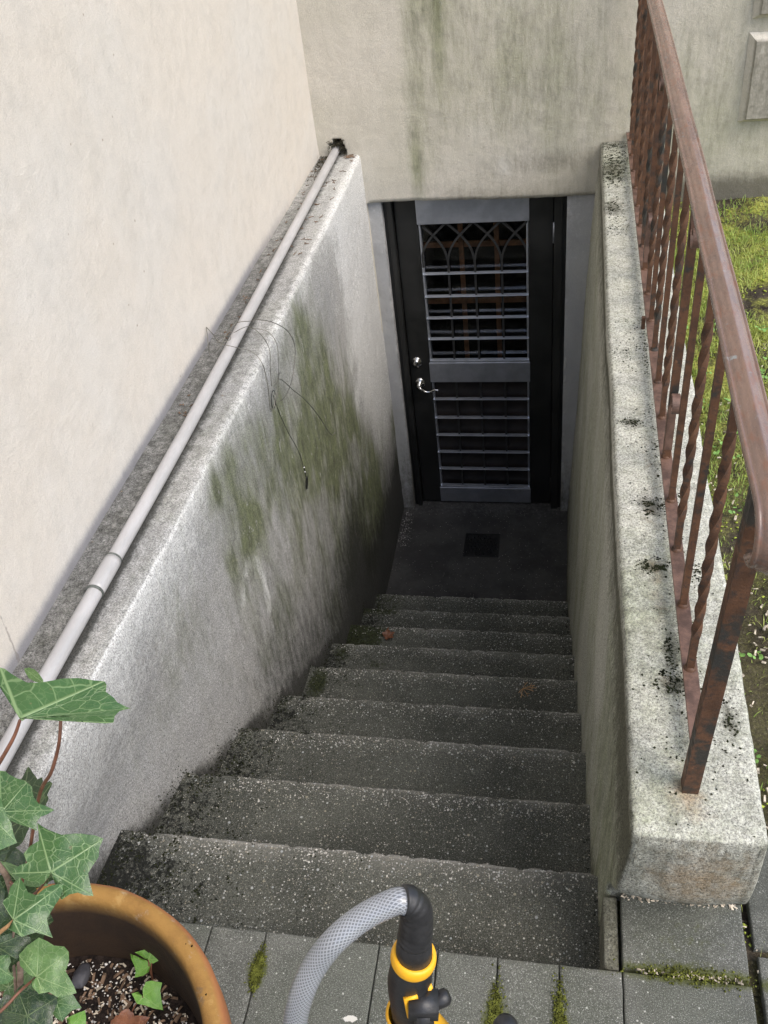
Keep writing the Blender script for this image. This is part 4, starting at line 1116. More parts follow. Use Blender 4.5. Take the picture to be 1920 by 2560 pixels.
# ------------------------------------------------------------------ ivy leaves
OUT = [(0, 1.0), (6, .90), (13, .80), (21, .72), (29, .68), (36, .72), (43, .79), (50, .85), (57, .77), (65, .68), (74, .60), (84, .55), (94, .55), (102, .56), (109, .56), (116, .50), (125, .43), (138, .36), (152, .28), (166, .19), (180, .08)]
def leaf_mesh(bm, base, tip, face, width=1.0, fold=.25, curl=.25, seed=0, uvl=None, ruff=.03):
    """ivy blade: base, tip and the direction its upper side faces; fold closes it along the midrib"""
    base = Vector(base); tip = Vector(tip); Yv = (tip - base); L = Yv.length; Yv.normalize()
    Z = Vector(face).normalized(); Z = (Z - Yv * Z.dot(Yv)).normalized(); X = Yv.cross(Z)
    rnd = random.Random(seed)
    jit = [rnd.uniform(.88, 1.1) for _ in range(len(OUT) * 2)]
    ol = []
    full = [(-a, r) for a, r in reversed(OUT[1:-1])] + OUT[:]
    full = [(-180, .08)] + full[:]
    prev = None
    P = []
    for i, (a, r) in enumerate(full):
        r2 = r * (jit[i] if 20 < abs(a) < 170 else 1)
        if prev:
            for k in (1, 2, 3):
                t = k / 4; P.append((prev[0] + (a - prev[0]) * t, prev[1] + (r2 - prev[1]) * t + rnd.uniform(-.006, .006)))
        P.append((a, r2)); prev = (a, r2)
    rings = 9; ctr = None; grid_ = []
    uv = uvl
    def pos(x, y):
        zz = fold * abs(x) * (1.0 if abs(x) > .02 else .5) - curl * (y * y) * .5 - curl * .8 * x * x + ruff * math.sin(7 * x + seed) * math.cos(6 * y + seed * 2)
        return base + (X * x * width + Yv * y + Z * zz) * L
    c0 = bm.verts.new(pos(0, 0)); uvd = {c0: (0, 0)}
    for q in range(1, rings + 1):
        t = (q / rings) ** .9; row = []
        for a, r in P[:-1]:
            x, y = r * t * math.sin(R_(a)), r * t * math.cos(R_(a))
            v = bm.verts.new(pos(x, y)); uvd[v] = (x, y); row.append(v)
        grid_.append(row)
    n = len(grid_[0]); fcs = []
    for i in range(n): fcs.append(bm.faces.new((c0, grid_[0][i], grid_[0][(i + 1) % n])))
    for q in range(rings - 1):
        for i in range(n): fcs.append(bm.faces.new((grid_[q][i], grid_[q + 1][i], grid_[q + 1][(i + 1) % n], grid_[q][(i + 1) % n])))
    if uv is None: uv = bm.loops.layers.uv.verify()
    for f_ in fcs:
        f_.smooth = True
        for l in f_.loops: l[uv].uv = uvd[l.vert]
def add_leaf(parent, name, base, tip, face, mat, label=None, **k):
    b = bmesh.new(); b.loops.layers.uv.verify(); leaf_mesh(b, base, tip, face, **k)
    o = obj(name, b, mat, parent)
    if label: o['label'] = label
    return o
def shaped_leaf(parent, name, mat, outline, base, tips, place, up=.45, cup=.16, ruff=.022, seed=0, label=None, fold=.0):
    """ivy blade cut along an outline (leaf-plane coordinates as seen from the path above the stairs);
    place(u, v, rise) sets the plane, tips = (main lobe, +50 lobe, -50 lobe, +108 lobe, -108 lobe) steer the veins"""
    O = [Vector(p) for p in outline]; B = Vector(base)
    # finer outline with small teeth
    rnd = random.Random(seed); P = []
    for i in range(len(O)):
        a, b = O[i], O[(i + 1) % len(O)]; n = max(1, int((b - a).length / 14))
        for k in range(n): P.append(a.lerp(b, k / n) + Vector((rnd.uniform(-1, 1), rnd.uniform(-1, 1))) * (.9 if k else 0))
    main = Vector(tips[0]) - B; L = main.length; a0 = math.atan2(main.y, main.x)
    def rel(p):
        d = p - B; a = math.degrees(math.atan2(d.y, d.x) - a0)
        while a > 180: a -= 360
        while a < -180: a += 360
        return a
    kn = [(0, 0)] + [(rel(Vector(t)), c) for t, c in zip(tips[1:], (50, -50, 108, -108)) if t]
    kn += [(180, 180), (-180, -180)]
    flip = 1
    pos_ = [k[0] for k in kn if k[1] == 50]
    if pos_ and pos_[0] < 0: kn = [(a, -c if abs(c) < 180 else c) for a, c in kn]
    kn.sort()
    def canon(a):
        for (x0, y0), (x1, y1) in zip(kn, kn[1:]):
            if x0 <= a <= x1: return y0 + (y1 - y0) * (a - x0) / max(1e-6, x1 - x0)
        return a
    bm = bmesh.new(); uv = bm.loops.layers.uv.verify(); uvd = {}
    rings = 10; c0 = bm.verts.new(place(B.x, B.y, 0)); uvd[c0] = (0, 0); G = []
    mdir = main.normalized(); mper = Vector((-mdir.y, mdir.x))
    for q in range(1, rings + 1):
        t = (q / rings) ** .85; row = []
        for p in P:
            w_ = B.lerp(p, t); d = w_ - B; r = d.length / L; lat = d.dot(mper) / L; alo = d.dot(mdir) / L
            rise = -cup * r * r + fold * abs(lat) + ruff * math.sin(9 * lat + seed) * math.cos(7 * alo + seed * 2) - .5 * cup * max(0, alo - .6) * 2
            v = bm.verts.new(place(w_.x, w_.y, rise * L)); ca = R_(canon(rel(w_))); uvd[v] = (r * math.sin(ca), r * math.cos(ca)); row.append(v)
        G.append(row)
    n = len(P); fcs = []
    for i in range(n): fcs.append(bm.faces.new((c0, G[0][i], G[0][(i + 1) % n])))
    for q in range(rings - 1):
        for i in range(n): fcs.append(bm.faces.new((G[q][i], G[q + 1][i], G[q + 1][(i + 1) % n], G[q][(i + 1) % n])))
    for f_ in fcs:
        for l in f_.loops: l[uv].uv = uvd[l.vert]
    bmesh.ops.recalc_face_normals(bm, faces=bm.faces)
    bm.normal_update()
    if sum(f_.normal.dot(CAM - f_.calc_center_median()) for f_ in bm.faces) < 0: bmesh.ops.reverse_faces(bm, faces=bm.faces)
    o = obj(name, bm, mat, parent)
    if label: o['label'] = label
    return o
POTC = Vector((.2394, -4.1445, 0)); PR = .3208; PH = .60; SOIL = .435
ivy = thing('ivy_plant', 'large variegated ivy with pale veined leaves growing out of the terracotta pot', 'plant', (POTC.x - .12, POTC.y - .08, SOIL))
toC = lambda p: (CAM - p).normalized()
def ileaf(bu, bv, bd, tu, tv, td, mat, tilt=(0, 0, 0), **k):
    a, c = at(bu, bv, bd), at(tu, tv, td)
    add_leaf(ivy, 'leaf', a, c, toC(a) + Vector(tilt), mat, **k)
LF = MAT['leaf']; LD = MAT['leafdark']; LY = MAT['leafyoung']; LP = MAT['leafpale']
K_ = 2.212
def tl(mat, depth, outline, base, tips, up=.35, side=0.0, **k):
    f = lambda p: (p[0] / K_, 1600 + p[1] / K_)
    b = f(base)
    def place(u, v, rise): return at(u, v, depth - up * (v - b[1]) * depth / FPX - side * (u - b[0]) * depth / FPX - rise * depth / FPX)
    shaped_leaf(ivy, 'leaf', mat, [f(p) for p in outline], b, [f(t) if t else None for t in tips], place, **k)
# the long leaf at the top
tl(LF, .84, [(112, 440), (60, 330), (0, 245), (-40, 200), (-35, 150), (0, 152), (25, 158), (60, 185), (110, 215), (150, 235), (220, 235), (330, 215), (430, 210), (520, 223), (577, 228), (590, 245), (585, 285), (630, 320), (650, 345), (680, 360), (722, 378), (662, 393), (635, 420), (628, 457), (580, 462), (520, 448), (455, 427), (400, 415), (340, 427), (270, 437), (200, 432), (150, 427), (125, 448)], (108, 434), [(722, 378), (577, 228), (628, 457), (0, 152), (200, 436)], .9, seed=3, cup=.10, fold=.16, ruff=.02)
tl(LP, .93, [(240, 240), (195, 232), (160, 212), (140, 180), (133, 158), (160, 152), (190, 162), (215, 185), (240, 222)], (238, 236), [(133, 158), None, None, None, None], .3, seed=4)
tl(LF, .95, [(0, 945), (-70, 900), (-60, 800), (-30, 730), (0, 722), (30, 725), (52, 745), (95, 765), (140, 778), (175, 810), (187, 870), (215, 905), (260, 920), (302, 940), (260, 965), (225, 978), (202, 1010), (206, 1056), (160, 1036), (110, 1020), (60, 1000), (20, 985)], (8, 950), [(302, 940), (150, 782), (206, 1056), (0, 722), (40, 995)], .5, seed=7)
tl(LF, .90, [(-60, 960), (-30, 870), (0, 860), (18, 920), (40, 975), (62, 1010), (75, 1070), (94, 1122), (45, 1142), (0, 1162), (-60, 1150), (-90, 1050)], (-60, 970), [(94, 1122), (0, 860), (0, 1162), None, None], .4, seed=8)
tl(LF, .97, [(285, 1290), (240, 1350), (200, 1342), (150, 1330), (65, 1292), (80, 1265), (110, 1245), (150, 1232), (130, 1180), (165, 1140), (215, 1110), (212, 1060), (205, 1010), (240, 1035), (300, 1062), (340, 1077), (385, 1072), (450, 1070), (520, 1078), (572, 1098), (550, 1150), (546, 1200), (512, 1250), (487, 1290), (497, 1340), (507, 1380), (517, 1416), (470, 1412), (430, 1397), (385, 1407), (338, 1438), (350, 1400), (343, 1360)], (280, 1285), [(572, 1098), (205, 1010), (517, 1416), (65, 1292), (338, 1438)], .35, seed=9, cup=.12)
tl(LF, .93, [(72, 1548), (40, 1500), (15, 1455), (20, 1440), (45, 1420), (55, 1370), (80, 1338), (110, 1313), (130, 1345), (155, 1395), (200, 1412), (250, 1372), (290, 1355), (352, 1348), (346, 1385), (330, 1430), (290, 1490), (260, 1540), (267, 1580), (292, 1647), (250, 1632), (200, 1617), (165, 1627), (120, 1642), (90, 1622), (45, 1597), (78, 1572)], (72, 1548), [(352, 1348), (110, 1313), (292, 1647), (15, 1455), (120, 1642)], .5, seed=10, fold=-.12)
tl(LP, 1.00, [(198, 1868), (160, 1850), (110, 1800), (105, 1740), (150, 1690), (215, 1645), (260, 1665), (300, 1690), (355, 1695), (380, 1725), (382, 1770), (362, 1830), (397, 1890), (424, 1952), (370, 1967), (320, 1977), (270, 1947), (215, 1957), (180, 1920), (175, 1885)], (203, 1862), [(380, 1722), (215, 1645), (424, 1952), (106, 1745), (240, 1952)], .35, seed=12, cup=.12)
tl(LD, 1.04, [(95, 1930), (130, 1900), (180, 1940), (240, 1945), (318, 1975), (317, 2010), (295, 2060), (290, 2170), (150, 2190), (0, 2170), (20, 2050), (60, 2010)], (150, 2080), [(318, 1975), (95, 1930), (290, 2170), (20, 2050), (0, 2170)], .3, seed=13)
tl(LF, 1.06, [(330, 2000), (300, 1992), (345, 1962), (402, 1957), (425, 1995), (452, 2035), (400, 2047), (362, 2085), (345, 2112), (308, 2090), (288, 2060), (300, 2022)], (312, 2005), [(452, 2035), (402, 1957), (345, 2112), None, (288, 2060)], .3, seed=14)
tl(LY, 1.08, [(368, 2092), (400, 2075), (470, 2048), (476, 2090), (475, 2150), (420, 2180), (370, 2180), (385, 2130)], (375, 2160), [(470, 2048), (385, 2085), (475, 2150), None, None], .3, seed=15)
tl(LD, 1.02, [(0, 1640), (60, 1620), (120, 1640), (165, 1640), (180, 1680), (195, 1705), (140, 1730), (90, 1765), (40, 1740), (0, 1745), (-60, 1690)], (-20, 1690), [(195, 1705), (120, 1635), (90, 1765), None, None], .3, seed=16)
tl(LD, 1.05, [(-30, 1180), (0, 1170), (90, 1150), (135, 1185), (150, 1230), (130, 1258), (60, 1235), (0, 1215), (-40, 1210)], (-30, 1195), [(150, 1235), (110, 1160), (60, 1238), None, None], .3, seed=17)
tl(LP, 1.09, [(0, 1215), (60, 1235), (120, 1262), (210, 1300), (270, 1360), (170, 1365), (100, 1345), (60, 1300), (20, 1270)], (20, 1235), [(270, 1360), (160, 1270), (100, 1345), None, None], .3, seed=18)
tl(LF, 1.03, [(-40, 1720), (0, 1700), (50, 1725), (60, 1780), (40, 1830), (80, 1870), (40, 1900), (-30, 1910), (-60, 1820)], (-30, 1800), [(80, 1870), (50, 1725), (-10, 1908), None, None], .3, seed=19)
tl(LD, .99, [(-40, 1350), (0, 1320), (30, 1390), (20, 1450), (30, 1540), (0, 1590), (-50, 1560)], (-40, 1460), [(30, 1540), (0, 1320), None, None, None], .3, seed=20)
tl(LF, .98, [(90, 765), (140, 778), (178, 812), (186, 868), (150, 862), (110, 830)], (92, 770), [(186, 868), None, None, None, None], .3, seed=24)
tl(LF, 1.10, [(-20, 2040), (40, 2050), (90, 2110), (140, 2120), (120, 2200), (30, 2240), (-40, 2200)], (0, 2120), [(140, 2120), (40, 2050), (60, 2230), None, None], .3, seed=25)
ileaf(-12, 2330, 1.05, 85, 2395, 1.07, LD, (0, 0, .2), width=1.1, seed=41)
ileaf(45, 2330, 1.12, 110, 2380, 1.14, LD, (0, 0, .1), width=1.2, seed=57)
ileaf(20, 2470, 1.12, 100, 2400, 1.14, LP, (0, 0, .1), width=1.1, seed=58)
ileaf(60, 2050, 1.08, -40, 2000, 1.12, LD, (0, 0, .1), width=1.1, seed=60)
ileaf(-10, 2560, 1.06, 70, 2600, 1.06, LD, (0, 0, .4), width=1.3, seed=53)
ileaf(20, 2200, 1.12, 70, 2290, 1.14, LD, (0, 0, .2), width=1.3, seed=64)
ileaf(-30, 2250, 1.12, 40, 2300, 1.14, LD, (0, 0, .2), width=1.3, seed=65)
root = POTC + Vector((-.12, -.08, SOIL - .01))
def stem(pts, r, mat, name='stem'):
    b = bmesh.new(); sp = spline(pts, 10); add_tube(b, sp, [r * (1 - .35 * i / len(sp)) for i in range(len(sp))], 8); obj(name, b, MAT[mat], ivy)
stem([root, at(-60, 2700, 1.25), at(20, 2560, 1.15), at(50, 2470, 1.09), at(40, 2300, 1.06), at(20, 2200, 1.0), at(-10, 2150, .97), at(-60, 2020, .93), at(-70, 1900, .88)], .0042, 'stemwood')
stem([root + Vector((.02, 0, 0)), at(30, 2640, 1.2), at(95, 2520, 1.13), at(85, 2400, 1.1), at(60, 2320, 1.08), at(50, 2230, 1.04), at(70, 2150, 1.02), at(98, 1990, .96), at(128, 1930, .93), at(147, 1860, .905), at(152, 1793, .90)], .0026, 'stemred')
stem([at(-60, 2000, .92), at(-10, 1920, .87), at(20, 1870, .85), at(38, 1835, .845), at(50, 1800, .84)], .0022, 'stemred')
stem([at(20, 2200, 1.0), at(70, 2240, 1.0), at(105, 2215, .985), at(122, 2184, .97)], .0018, 'stemred')
stem([at(-60, 2400, .98), at(-10, 2340, .96), at(20, 2315, .945), at(38, 2298, .94)], .0026, 'drytwig')
stem([at(-60, 2580, .98), at(10, 2520, .99), at(50, 2478, 1.0), at(92, 2442, 1.02)], .0020, 'stemred')
stem([at(40, 2480, 1.09), at(35, 2420, 1.08), at(30, 2380, 1.05), at(38, 2298, 1.0)], .002, 'stemwood')
stem([at(60, 2500, 1.12), at(90, 2515, 1.1), at(118, 2506, 1.08)], .0016, 'stemred')

# pot
bm = bmesh.new()
pr = [(.215, 0), (.225, .004), (.262, .30), (PR - .020, PH - .085), (PR - .018, PH - .080), (PR - .004, PH - .078), (PR + .002, PH - .070), (PR + .004, PH - .02), (PR + .001, PH - .008), (PR - .006, PH - .001), (PR - .014, PH + .001), (PR - .024, PH - .001), (PR - .030, PH - .008), (PR - .033, PH - .02), (PR - .040, PH - .06), (PR - .052, PH - .16), (PR - .066, .37), (.22, .36), (.0005, .36)]
pr2 = []
for i in range(len(pr) - 1):
    (a, b), (c, d) = pr[i], pr[i + 1]; n = max(1, int(math.hypot(c - a, d - b) / .02))
    for k in range(n): pr2.append((a + (c - a) * k / n, b + (d - b) * k / n))
pr2.append(pr[-1])
add_lathe(bm, POTC, pr2, 128)
for v in bm.verts:
    d = (v.co.xy - POTC.xy)
    if d.length > .1: v.co += Vector((d.x, d.y, 0)).normalized() * .0018 * fbm(v.co.x, v.co.y, v.co.z, 9, 3)
bmesh.ops.remove_doubles(bm, verts=bm.verts, dist=.0003)
bmesh.ops.recalc_face_normals(bm, faces=bm.faces)
def pot_attr(p, n):
    r = math.hypot(p.x - POTC.x, p.y - POTC.y)
    return (.8 * sst(PR - .004, PR + .002, r), sst(PR - .028, PR - .036, r) if p.z < PH else 0, 0)
pt = thing('flower_pot', 'large round terracotta pot with an orange brown rim at the top of the stairs', 'pot', POTC)
obj('pot_body', bm, MAT['pot'], pt, attr=pot_attr)
for ang, dr_ in ((50, .004), (48.2, .010), (33, .000)):
    bm = bmesh.new(); q = PR - .016 + dr_; crumb(bm, (POTC.x + q * math.cos(R_(ang)), POTC.y + q * math.sin(R_(ang)), PH + .0005), .0022, .5); obj('rim_pit', bm, MAT['black'], pt)
# soil
bm = bmesh.new()
for_r = PR - .058
rr_ = lin(0.004, for_r + .004, 40)
Vr = [[bm.verts.new((POTC.x + r * math.cos(a), POTC.y + r * math.sin(a), SOIL + .010 * fbm(r * math.cos(a), r * math.sin(a), 0, 14, 4) + .004 * nz(r * math.cos(a), r * math.sin(a), 3, 70))) for a in lin(0, 2 * PI, 120)[:-1]] for r in rr_]
for i in range(len(rr_) - 1):
    for k in range(120): bm.faces.new((Vr[i][k], Vr[i + 1][k], Vr[i + 1][(k + 1) % 120], Vr[i][(k + 1) % 120]))
bm.faces.new(Vr[0])
tag(obj('potting_soil', bm, MAT['mulch']), 'dark crumbly potting soil filling the terracotta pot', 'soil', kind='stuff')
bm = bmesh.new(); bm2 = bmesh.new(); bm3 = bmesh.new()
for _ in range(2600):
    a = random.uniform(-.3, PI * .9) if random.random() < .8 else random.uniform(0, 2 * PI); r = for_r * math.sqrt(random.random()) * .98
    x, y = POTC.x + r * math.cos(a), POTC.y + r * math.sin(a)
    z = SOIL + .010 * fbm(r * math.cos(a), r * math.sin(a), 0, 14, 4) + .003
    q = random.random()
    if q < .38: chip(bm, x, y, z, random.choice((.0012, .0016, .0022, .0034)))
    elif q < .6: chip(bm2, x, y, z, random.uniform(.002, .006))
    else: crumb(bm3, (x, y, z), random.uniform(.0010, .0036), .9)
tag(obj('soil_chips', bm, MAT['chip'], smooth=False), 'pale wood flakes scattered on the soil in the terracotta pot', 'wood chips', kind='stuff')
tag(obj('bark_bits', bm2, MAT['twig'], smooth=False), 'brown bark bits scattered on the soil in the terracotta pot', 'bark', kind='stuff')
tag(obj('soil_grit', bm3, MAT['grit']), 'pale grit grains scattered on the soil in the terracotta pot', 'grit', kind='stuff')
def onsoil(u, v, dz=.012):
    w_ = CF + CR * ((u - 960) / FPX) - CU * ((v - 1280) / FPX); t = (SOIL + dz - CAM.z) / w_.z; return CAM + w_ * t
bm = bmesh.new(); c = onsoil(205, 2440); bmesh.ops.create_icosphere(bm, subdivisions=3, radius=1)
for v in bm.verts:
    n_ = v.co.copy(); v.co = Vector((n_.x * .015, n_.y * .021, n_.z * .010)) * (1 + .18 * nz(n_.x, n_.y, n_.z, 1.6)) + c
tag(obj('pebble', bm, MAT['pebble']), 'dark slate pebble lying on the soil in the pot', 'pebble')
# seedlings
def seedling(label, foot, lvs):
    t = thing('ivy_seedling', label, 'seedling', foot, group='young ivy shoots in the pot')
    f = lambda p: (p[0] / K_, 1600 + p[1] / K_)
    for outline, base, tips, dz, sd_ in lvs:
        b = f(base); c = onsoil(b[0], b[1], dz); d0 = (c - CAM).dot(CF)
        def place(u, v, rise): return at(u, v, d0 - .3 * (v - b[1]) * d0 / FPX - rise * d0 / FPX)
        shaped_leaf(t, 'leaf', LY, [f(p) for p in outline], b, [f(q) if q else None for q in tips], place, seed=sd_, cup=.10, fold=.1)
        bb = bmesh.new(); add_tube(bb, spline([foot, Vector(foot).lerp(c, .6) + Vector((0, 0, .008)), c], 8), .0013, 6); obj('stem', bb, MAT['stemred'], t)
seedling('young bright ivy shoot with two leaves near the inner side of the pot', onsoil(385, 2465, 0), [
    ([(835, 1782), (800, 1768), (722, 1735), (726, 1765), (742, 1800), (750, 1830), (745, 1868), (795, 1855), (822, 1835), (822, 1800), (850, 1770), (856, 1730), (850, 1700), (838, 1682), (800, 1712), (745, 1727), (722, 1735)][:-1], (838, 1784), [(745, 1868), (722, 1735), (822, 1835), (838, 1682), None], .05, 71),
    ([(822, 1778), (812, 1742), (850, 1702), (866, 1665), (880, 1685), (907, 1688), (912, 1725), (917, 1762), (880, 1772), (846, 1790)], (822, 1768), [(907, 1688), (866, 1665), (917, 1762), None, None], .058, 73)])
seedling('young bright ivy shoot with a single leaf above the brown dead leaf', onsoil(318, 2556, 0), [
    ([(790, 1978), (789, 1930), (806, 1890), (840, 1883), (897, 1895), (886, 1940), (893, 1990), (902, 2047), (850, 2038), (800, 2020), (757, 2012), (728, 1955), (765, 1945)], (792, 1972), [(902, 2047), (897, 1895), (757, 2012), (806, 1888), (728, 1955)], .052, 75)])
seedling('tiny ivy sprout with one curled leaf close to the pot rim', onsoil(404, 2400, 0), [
    ([(880, 1640), (868, 1622), (885, 1628), (905, 1625), (893, 1640), (890, 1655)], (884, 1645), [(905, 1625), (868, 1622), None, None, None], .075, 77)])
b = bmesh.new(); b.loops.layers.uv.verify(); leaf_mesh(b, onsoil(305, 2590, .012), onsoil(380, 2548, .018), (0, 0, 1), width=.8, fold=.5, curl=-.3, seed=81, ruff=.08)
tag(obj('dead_leaf', b, MAT['deadleaf']), 'curled brown dead leaf on the soil in the pot', 'leaf')

# ------------------------------------------------------------------ hose and lance
ln = thing('hose_lance', 'black and yellow garden lance with a clear braided hose bent over at its top', 'hose', tuple(at(1120, 4200, 1.9))[:2] + (0,))
T0 = at(1036, 2352, .715); D0 = (at(1027, 2560, .80) - T0).normalized()
def along(s): return T0 + D0 * s
def lathe_on(bm, c, axis, prof, n=32):
    q = axis.to_track_quat('Z', 'Y').to_matrix()
    rings = [[bm.verts.new(c + q @ Vector((r * math.cos(2 * PI * k / n), r * math.sin(2 * PI * k / n), z))) for k in range(n)] for r, z in prof]
    for i in range(len(prof) - 1):
        for k in range(n): bm.faces.new((rings[i][k], rings[i][(k + 1) % n], rings[i + 1][(k + 1) % n], rings[i + 1][k]))
    bmesh.ops.recalc_face_normals(bm, faces=bm.faces)
# grip body
b = bmesh.new(); lathe_on(b, along(0), D0, [(.0001, -.006), (.011, -.006), (.0132, -.002), (.0142, .010), (.0142, .020), (.0142, .0215), (.0164, .030), (.0168, .045), (.0170, .06), (.0166, .08), (.0168, .095), (.0165, .12), (.0165, .16), (.014, .18), (.011, .2), (.011, .22)])
for v in b.verts:
    s = (v.co - T0).dot(D0)
    side = (v.co - along(s)).normalized() if (v.co - along(s)).length > 1e-6 else Vector()
    v.co -= CR * (.0035 * sst(.03, .055, s) * sst(.11, .08, s)) * (1 if side.dot(CR) < 0 else .4)
obj('grip', b, MAT['plasticblack'], ln)
# yellow collar, tilted
ax = (D0 - CR * .12).normalized()
b = bmesh.new(); lathe_on(b, along(.024), ax, [(.0140, -.0055), (.0162, -.0060), (.0176, -.0035), (.0182, .0), (.0180, .0045), (.0168, .0075), (.0150, .008)], 48)
obj('collar', b, MAT['yellow'], ln)
# sweeping yellow stripe lower down
b = bmesh.new(); lathe_on(b, along(.125), (D0 + CR * .45).normalized(), [(.0160, -.012), (.0186, -.012), (.0190, .0), (.0190, .05), (.0165, .05)], 40)
obj('grip_stripe', b, MAT['yellow'], ln)
# elbow: ribbed black sleeve over the hose end
q0 = at(1040, 2318, .705); q1 = at(1040, 2275, .695); q2 = at(1020, 2252, .69)
b = bmesh.new(); sp = spline([along(-.004), q0, q1, q2, at(1002, 2251, .688)], 10)
sp = sp[:36]
add_tube(b, sp, [.0136 - .0026 * i / 36 + (.00025 if (i // 2) % 2 else 0) for i in range(len(sp))], 24); obj('elbow_sleeve', b, MAT['plasticblack'], ln)
# hose with its own uv for the braid
hp = spline([q0, q1, at(1003, 2252, .69), at(955, 2268, .69), at(895, 2302, .69), at(836, 2352, .69), at(790, 2410, .70), at(760, 2470, .71), at(742, 2530, .725), at(736, 2590, .745), at(735, 2700, .79), at(760, 2950, .9), at(800, 3300, 1.15), (.60, -4.52, .50), (.50, -4.62, .12), (.40, -4.75, .012), (.10, -4.9, .012), (-.1, -5.3, .012), (.3, -6.0, .012)], 14)
b = bmesh.new(); n = 28; rings = []; upv = None; s_acc = 0; slist = []
for i, p in enumerate(hp):
    a_ = hp[max(0, i - 1)]; c_ = hp[min(len(hp) - 1, i + 1)]; t = (c_ - a_).normalized()
    if i: s_acc += (p - hp[i - 1]).length
    slist.append(s_acc)
    if upv is None: upv = Vector((0, 0, 1)) if abs(t.z) < .8 else Vector((1, 0, 0))
    upv = (upv - t * upv.dot(t)).normalized(); sdv = t.cross(upv)
    rings.append([b.verts.new(p + (upv * math.cos(2 * PI * k / n) + sdv * math.sin(2 * PI * k / n)) * .0098) for k in range(n)])
uvl = b.loops.layers.uv.verify()
for i in range(len(rings) - 1):
    for k in range(n):
        f_ = b.faces.new((rings[i][k], rings[i][(k + 1) % n], rings[i + 1][(k + 1) % n], rings[i + 1][k]))
        for l, (u_, v_) in zip(f_.loops, ((k / n, slist[i]), ((k + 1) / n, slist[i]), ((k + 1) / n, slist[i + 1]), (k / n, slist[i + 1]))): l[uvl].uv = (u_, v_)
bmesh.ops.recalc_face_normals(b, faces=b.faces)
obj('hose', b, MAT['hose'], ln)
# clamp with a knob at the right of the grip
kc = at(1058, 2512, .742)
b = bmesh.new(); add_tube(b, [kc - CR * .012, kc + CR * .012], .009, square=True); add_tube(b, [kc - CU * .004, at(1060, 2560, .760), at(1070, 2600, .77)], .0085, 12)
kb = at(1076, 2510, .744); ke = at(1116, 2491, .744)
lathe_on(b, kb, (ke - kb).normalized(), [(.0001, 0), (.0062, 0), (.0066, .003), (.0070, .010), (.0066, .0145), (.004, .017), (.0001, .0175)], 20)
obj('clamp_knob', b, MAT['plasticblack'], ln)
b = bmesh.new(); fp = [at(1018, 2492, .752), at(1024, 2540, .768), at(1040, 2545, .765), at(1040, 2538, .765), at(1030, 2532, .763), at(1026, 2497, .750), at(1042, 2494, .746), at(1042, 2488, .745)]
add_tube(b, [at(1044, 2490, .734), at(1014, 2496, .735), at(1024, 2543, .748), at(1044, 2538, .746)], .0017, square=True)
add_tube(b, [at(1070, 2462, .742), at(1078, 2482, .748), at(1084, 2530, .760)], .003, 8)
obj('clamp_frame', b, MAT['yellow'], ln)
# long tube down to the paving, and the valve on it
foot = Vector((tuple(at(1120, 4200, 1.9))[:2]) + (0,))
b = bmesh.new(); add_tube(b, [along(.2), along(.2).lerp(foot, .5), foot + Vector((0, 0, .004))], .0105, 16); obj('lance_tube', b, MAT['plasticblack'], ln)
v0 = at(1262, 2575, .86)
b = bmesh.new(); add_tube(b, [along(.17), v0.lerp(along(.17), .5) , v0], .005, 10); lathe_on(b, v0, (at(1272, 2545, .85) - v0).normalized(), [(.0001, -.012), (.010, -.012), (.0115, -.006), (.0120, .004), (.0105, .010), (.006, .013), (.0001, .0135)], 20)
obj('valve_knob', b, MAT['plasticblack'], ln)

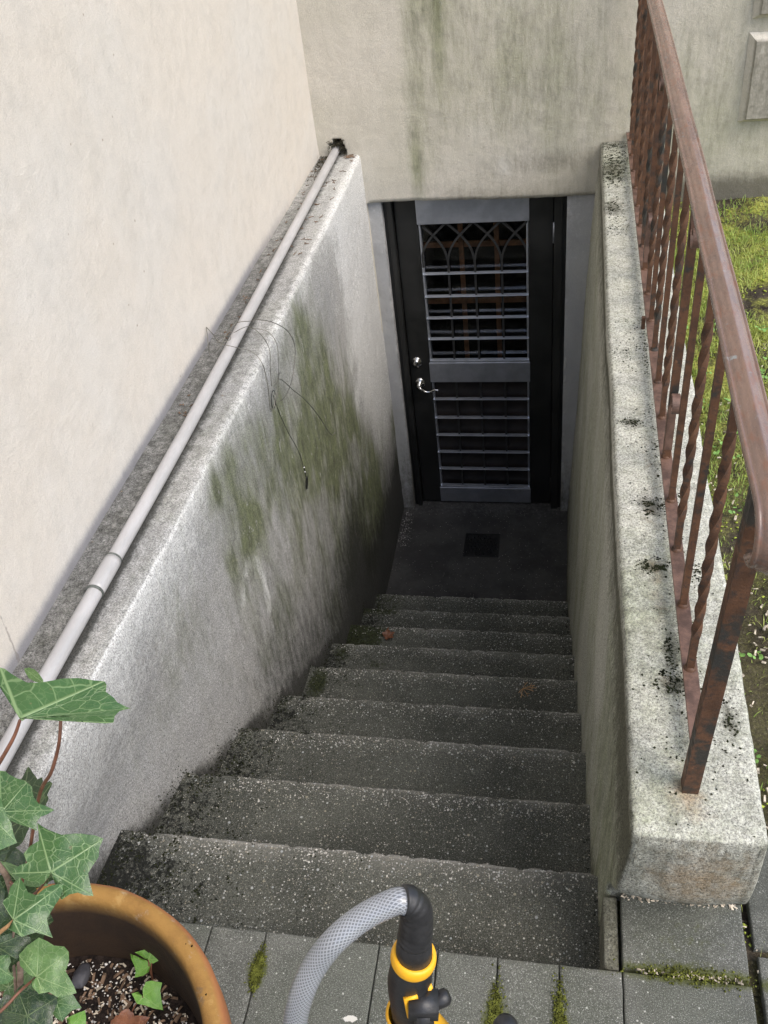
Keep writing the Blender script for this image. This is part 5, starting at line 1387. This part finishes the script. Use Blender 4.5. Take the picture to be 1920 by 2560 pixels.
# ------------------------------------------------------------------ small litter
def litter_leaf(c, s, seed, label):
    b = bmesh.new(); b.loops.layers.uv.verify(); leaf_mesh(b, c, c + Vector((.8 * s, .5 * s, s * .1)), (0, -.3, 1), width=.9, fold=.5, curl=-.2, seed=seed, ruff=.1)
    return tag(obj('dead_leaf', b, MAT['deadleaf']), label, 'leaf')
litter_leaf(Vector((.195, -1.59, -7 * RS + .010)), .048, 91, 'small reddish brown dead leaf lying on a mossy lower step')
b = bmesh.new(); random.seed(5); c = Vector((.875, -2.0, -6 * RS + .004))
c = Vector((.875, -2.151, -5 * RS + .008))
for a, l in ((20, .05), (-15, .045), (60, .035), (-60, .045), (-95, .05), (-120, .03), (5, .055)):
    e_ = c + Vector((math.cos(R_(a)) * l, math.sin(R_(a)) * l, .004)); add_tube(b, spline([c, c.lerp(e_, .5) + Vector((0, 0, .004)), e_], 4), .0010, 5)
    m_ = c.lerp(e_, .6); add_tube(b, [m_, m_ + Vector((math.cos(R_(a + 50)) * l * .35, math.sin(R_(a + 50)) * l * .35, .001))], .0008, 5)
tag(obj('conifer_sprig', b, MAT['drytwig'], smooth=False), 'dry orange conifer sprig lying on a step near the right wall', 'sprig')
# twigs on the left wall top
bm = bmesh.new()
def sprig(bm, x, y, z, s, n=3):
    p = Vector((x, y, z))
    for _ in range(n):
        a = random.uniform(0, 2 * PI); q = p + Vector((math.cos(a), math.sin(a), 0)) * s * random.uniform(.5, 1); add_tube(bm, [p, q], .0013, 4); p = p.lerp(q, random.uniform(.3, 1))
for _ in range(34): sprig(bm, random.uniform(-.18, -.02), random.uniform(-1.1, -.03), H + .003, .02)
for _ in range(30): sprig(bm, random.uniform(-.195, -.16), random.uniform(-2.3, -.03), H + .003, .014)
for _ in range(26): sprig(bm, random.uniform(-.08, -.02), random.uniform(-.05, -.01), H + .004, .012)
tag(obj('twigs', bm, MAT['twig'], smooth=False), 'tiny brown twigs scattered on the far end of the left wall top', 'twigs', kind='stuff')
bm = bmesh.new()
for _ in range(240):
    x, z = random.uniform(-.155, -.068), random.uniform(.435, .515)
    if (x - px_(0)) ** 2 + (z - H - .021) ** 2 < .021 ** 2: continue
    p = Vector((x, random.uniform(-.012, .03), z)); add_tube(bm, [p, p + Vector((random.uniform(-.02, .02), random.uniform(-.02, .02), random.uniform(-.015, .012)))], .0010, 4)
for _ in range(500):
    x, y = random.uniform(-.20, -.155), -abs(random.gauss(0, .14)); crumb(bm, (x, y - .004, H + .002), random.uniform(.001, .0035), 1)
tag(obj('nest_debris', bm, simple('nest_debris', (.05, .045, .03), .9, 0, .1, .5, 60), smooth=False), 'dark dry debris stuffed in the hole where the pipe enters the house', 'debris', kind='stuff')
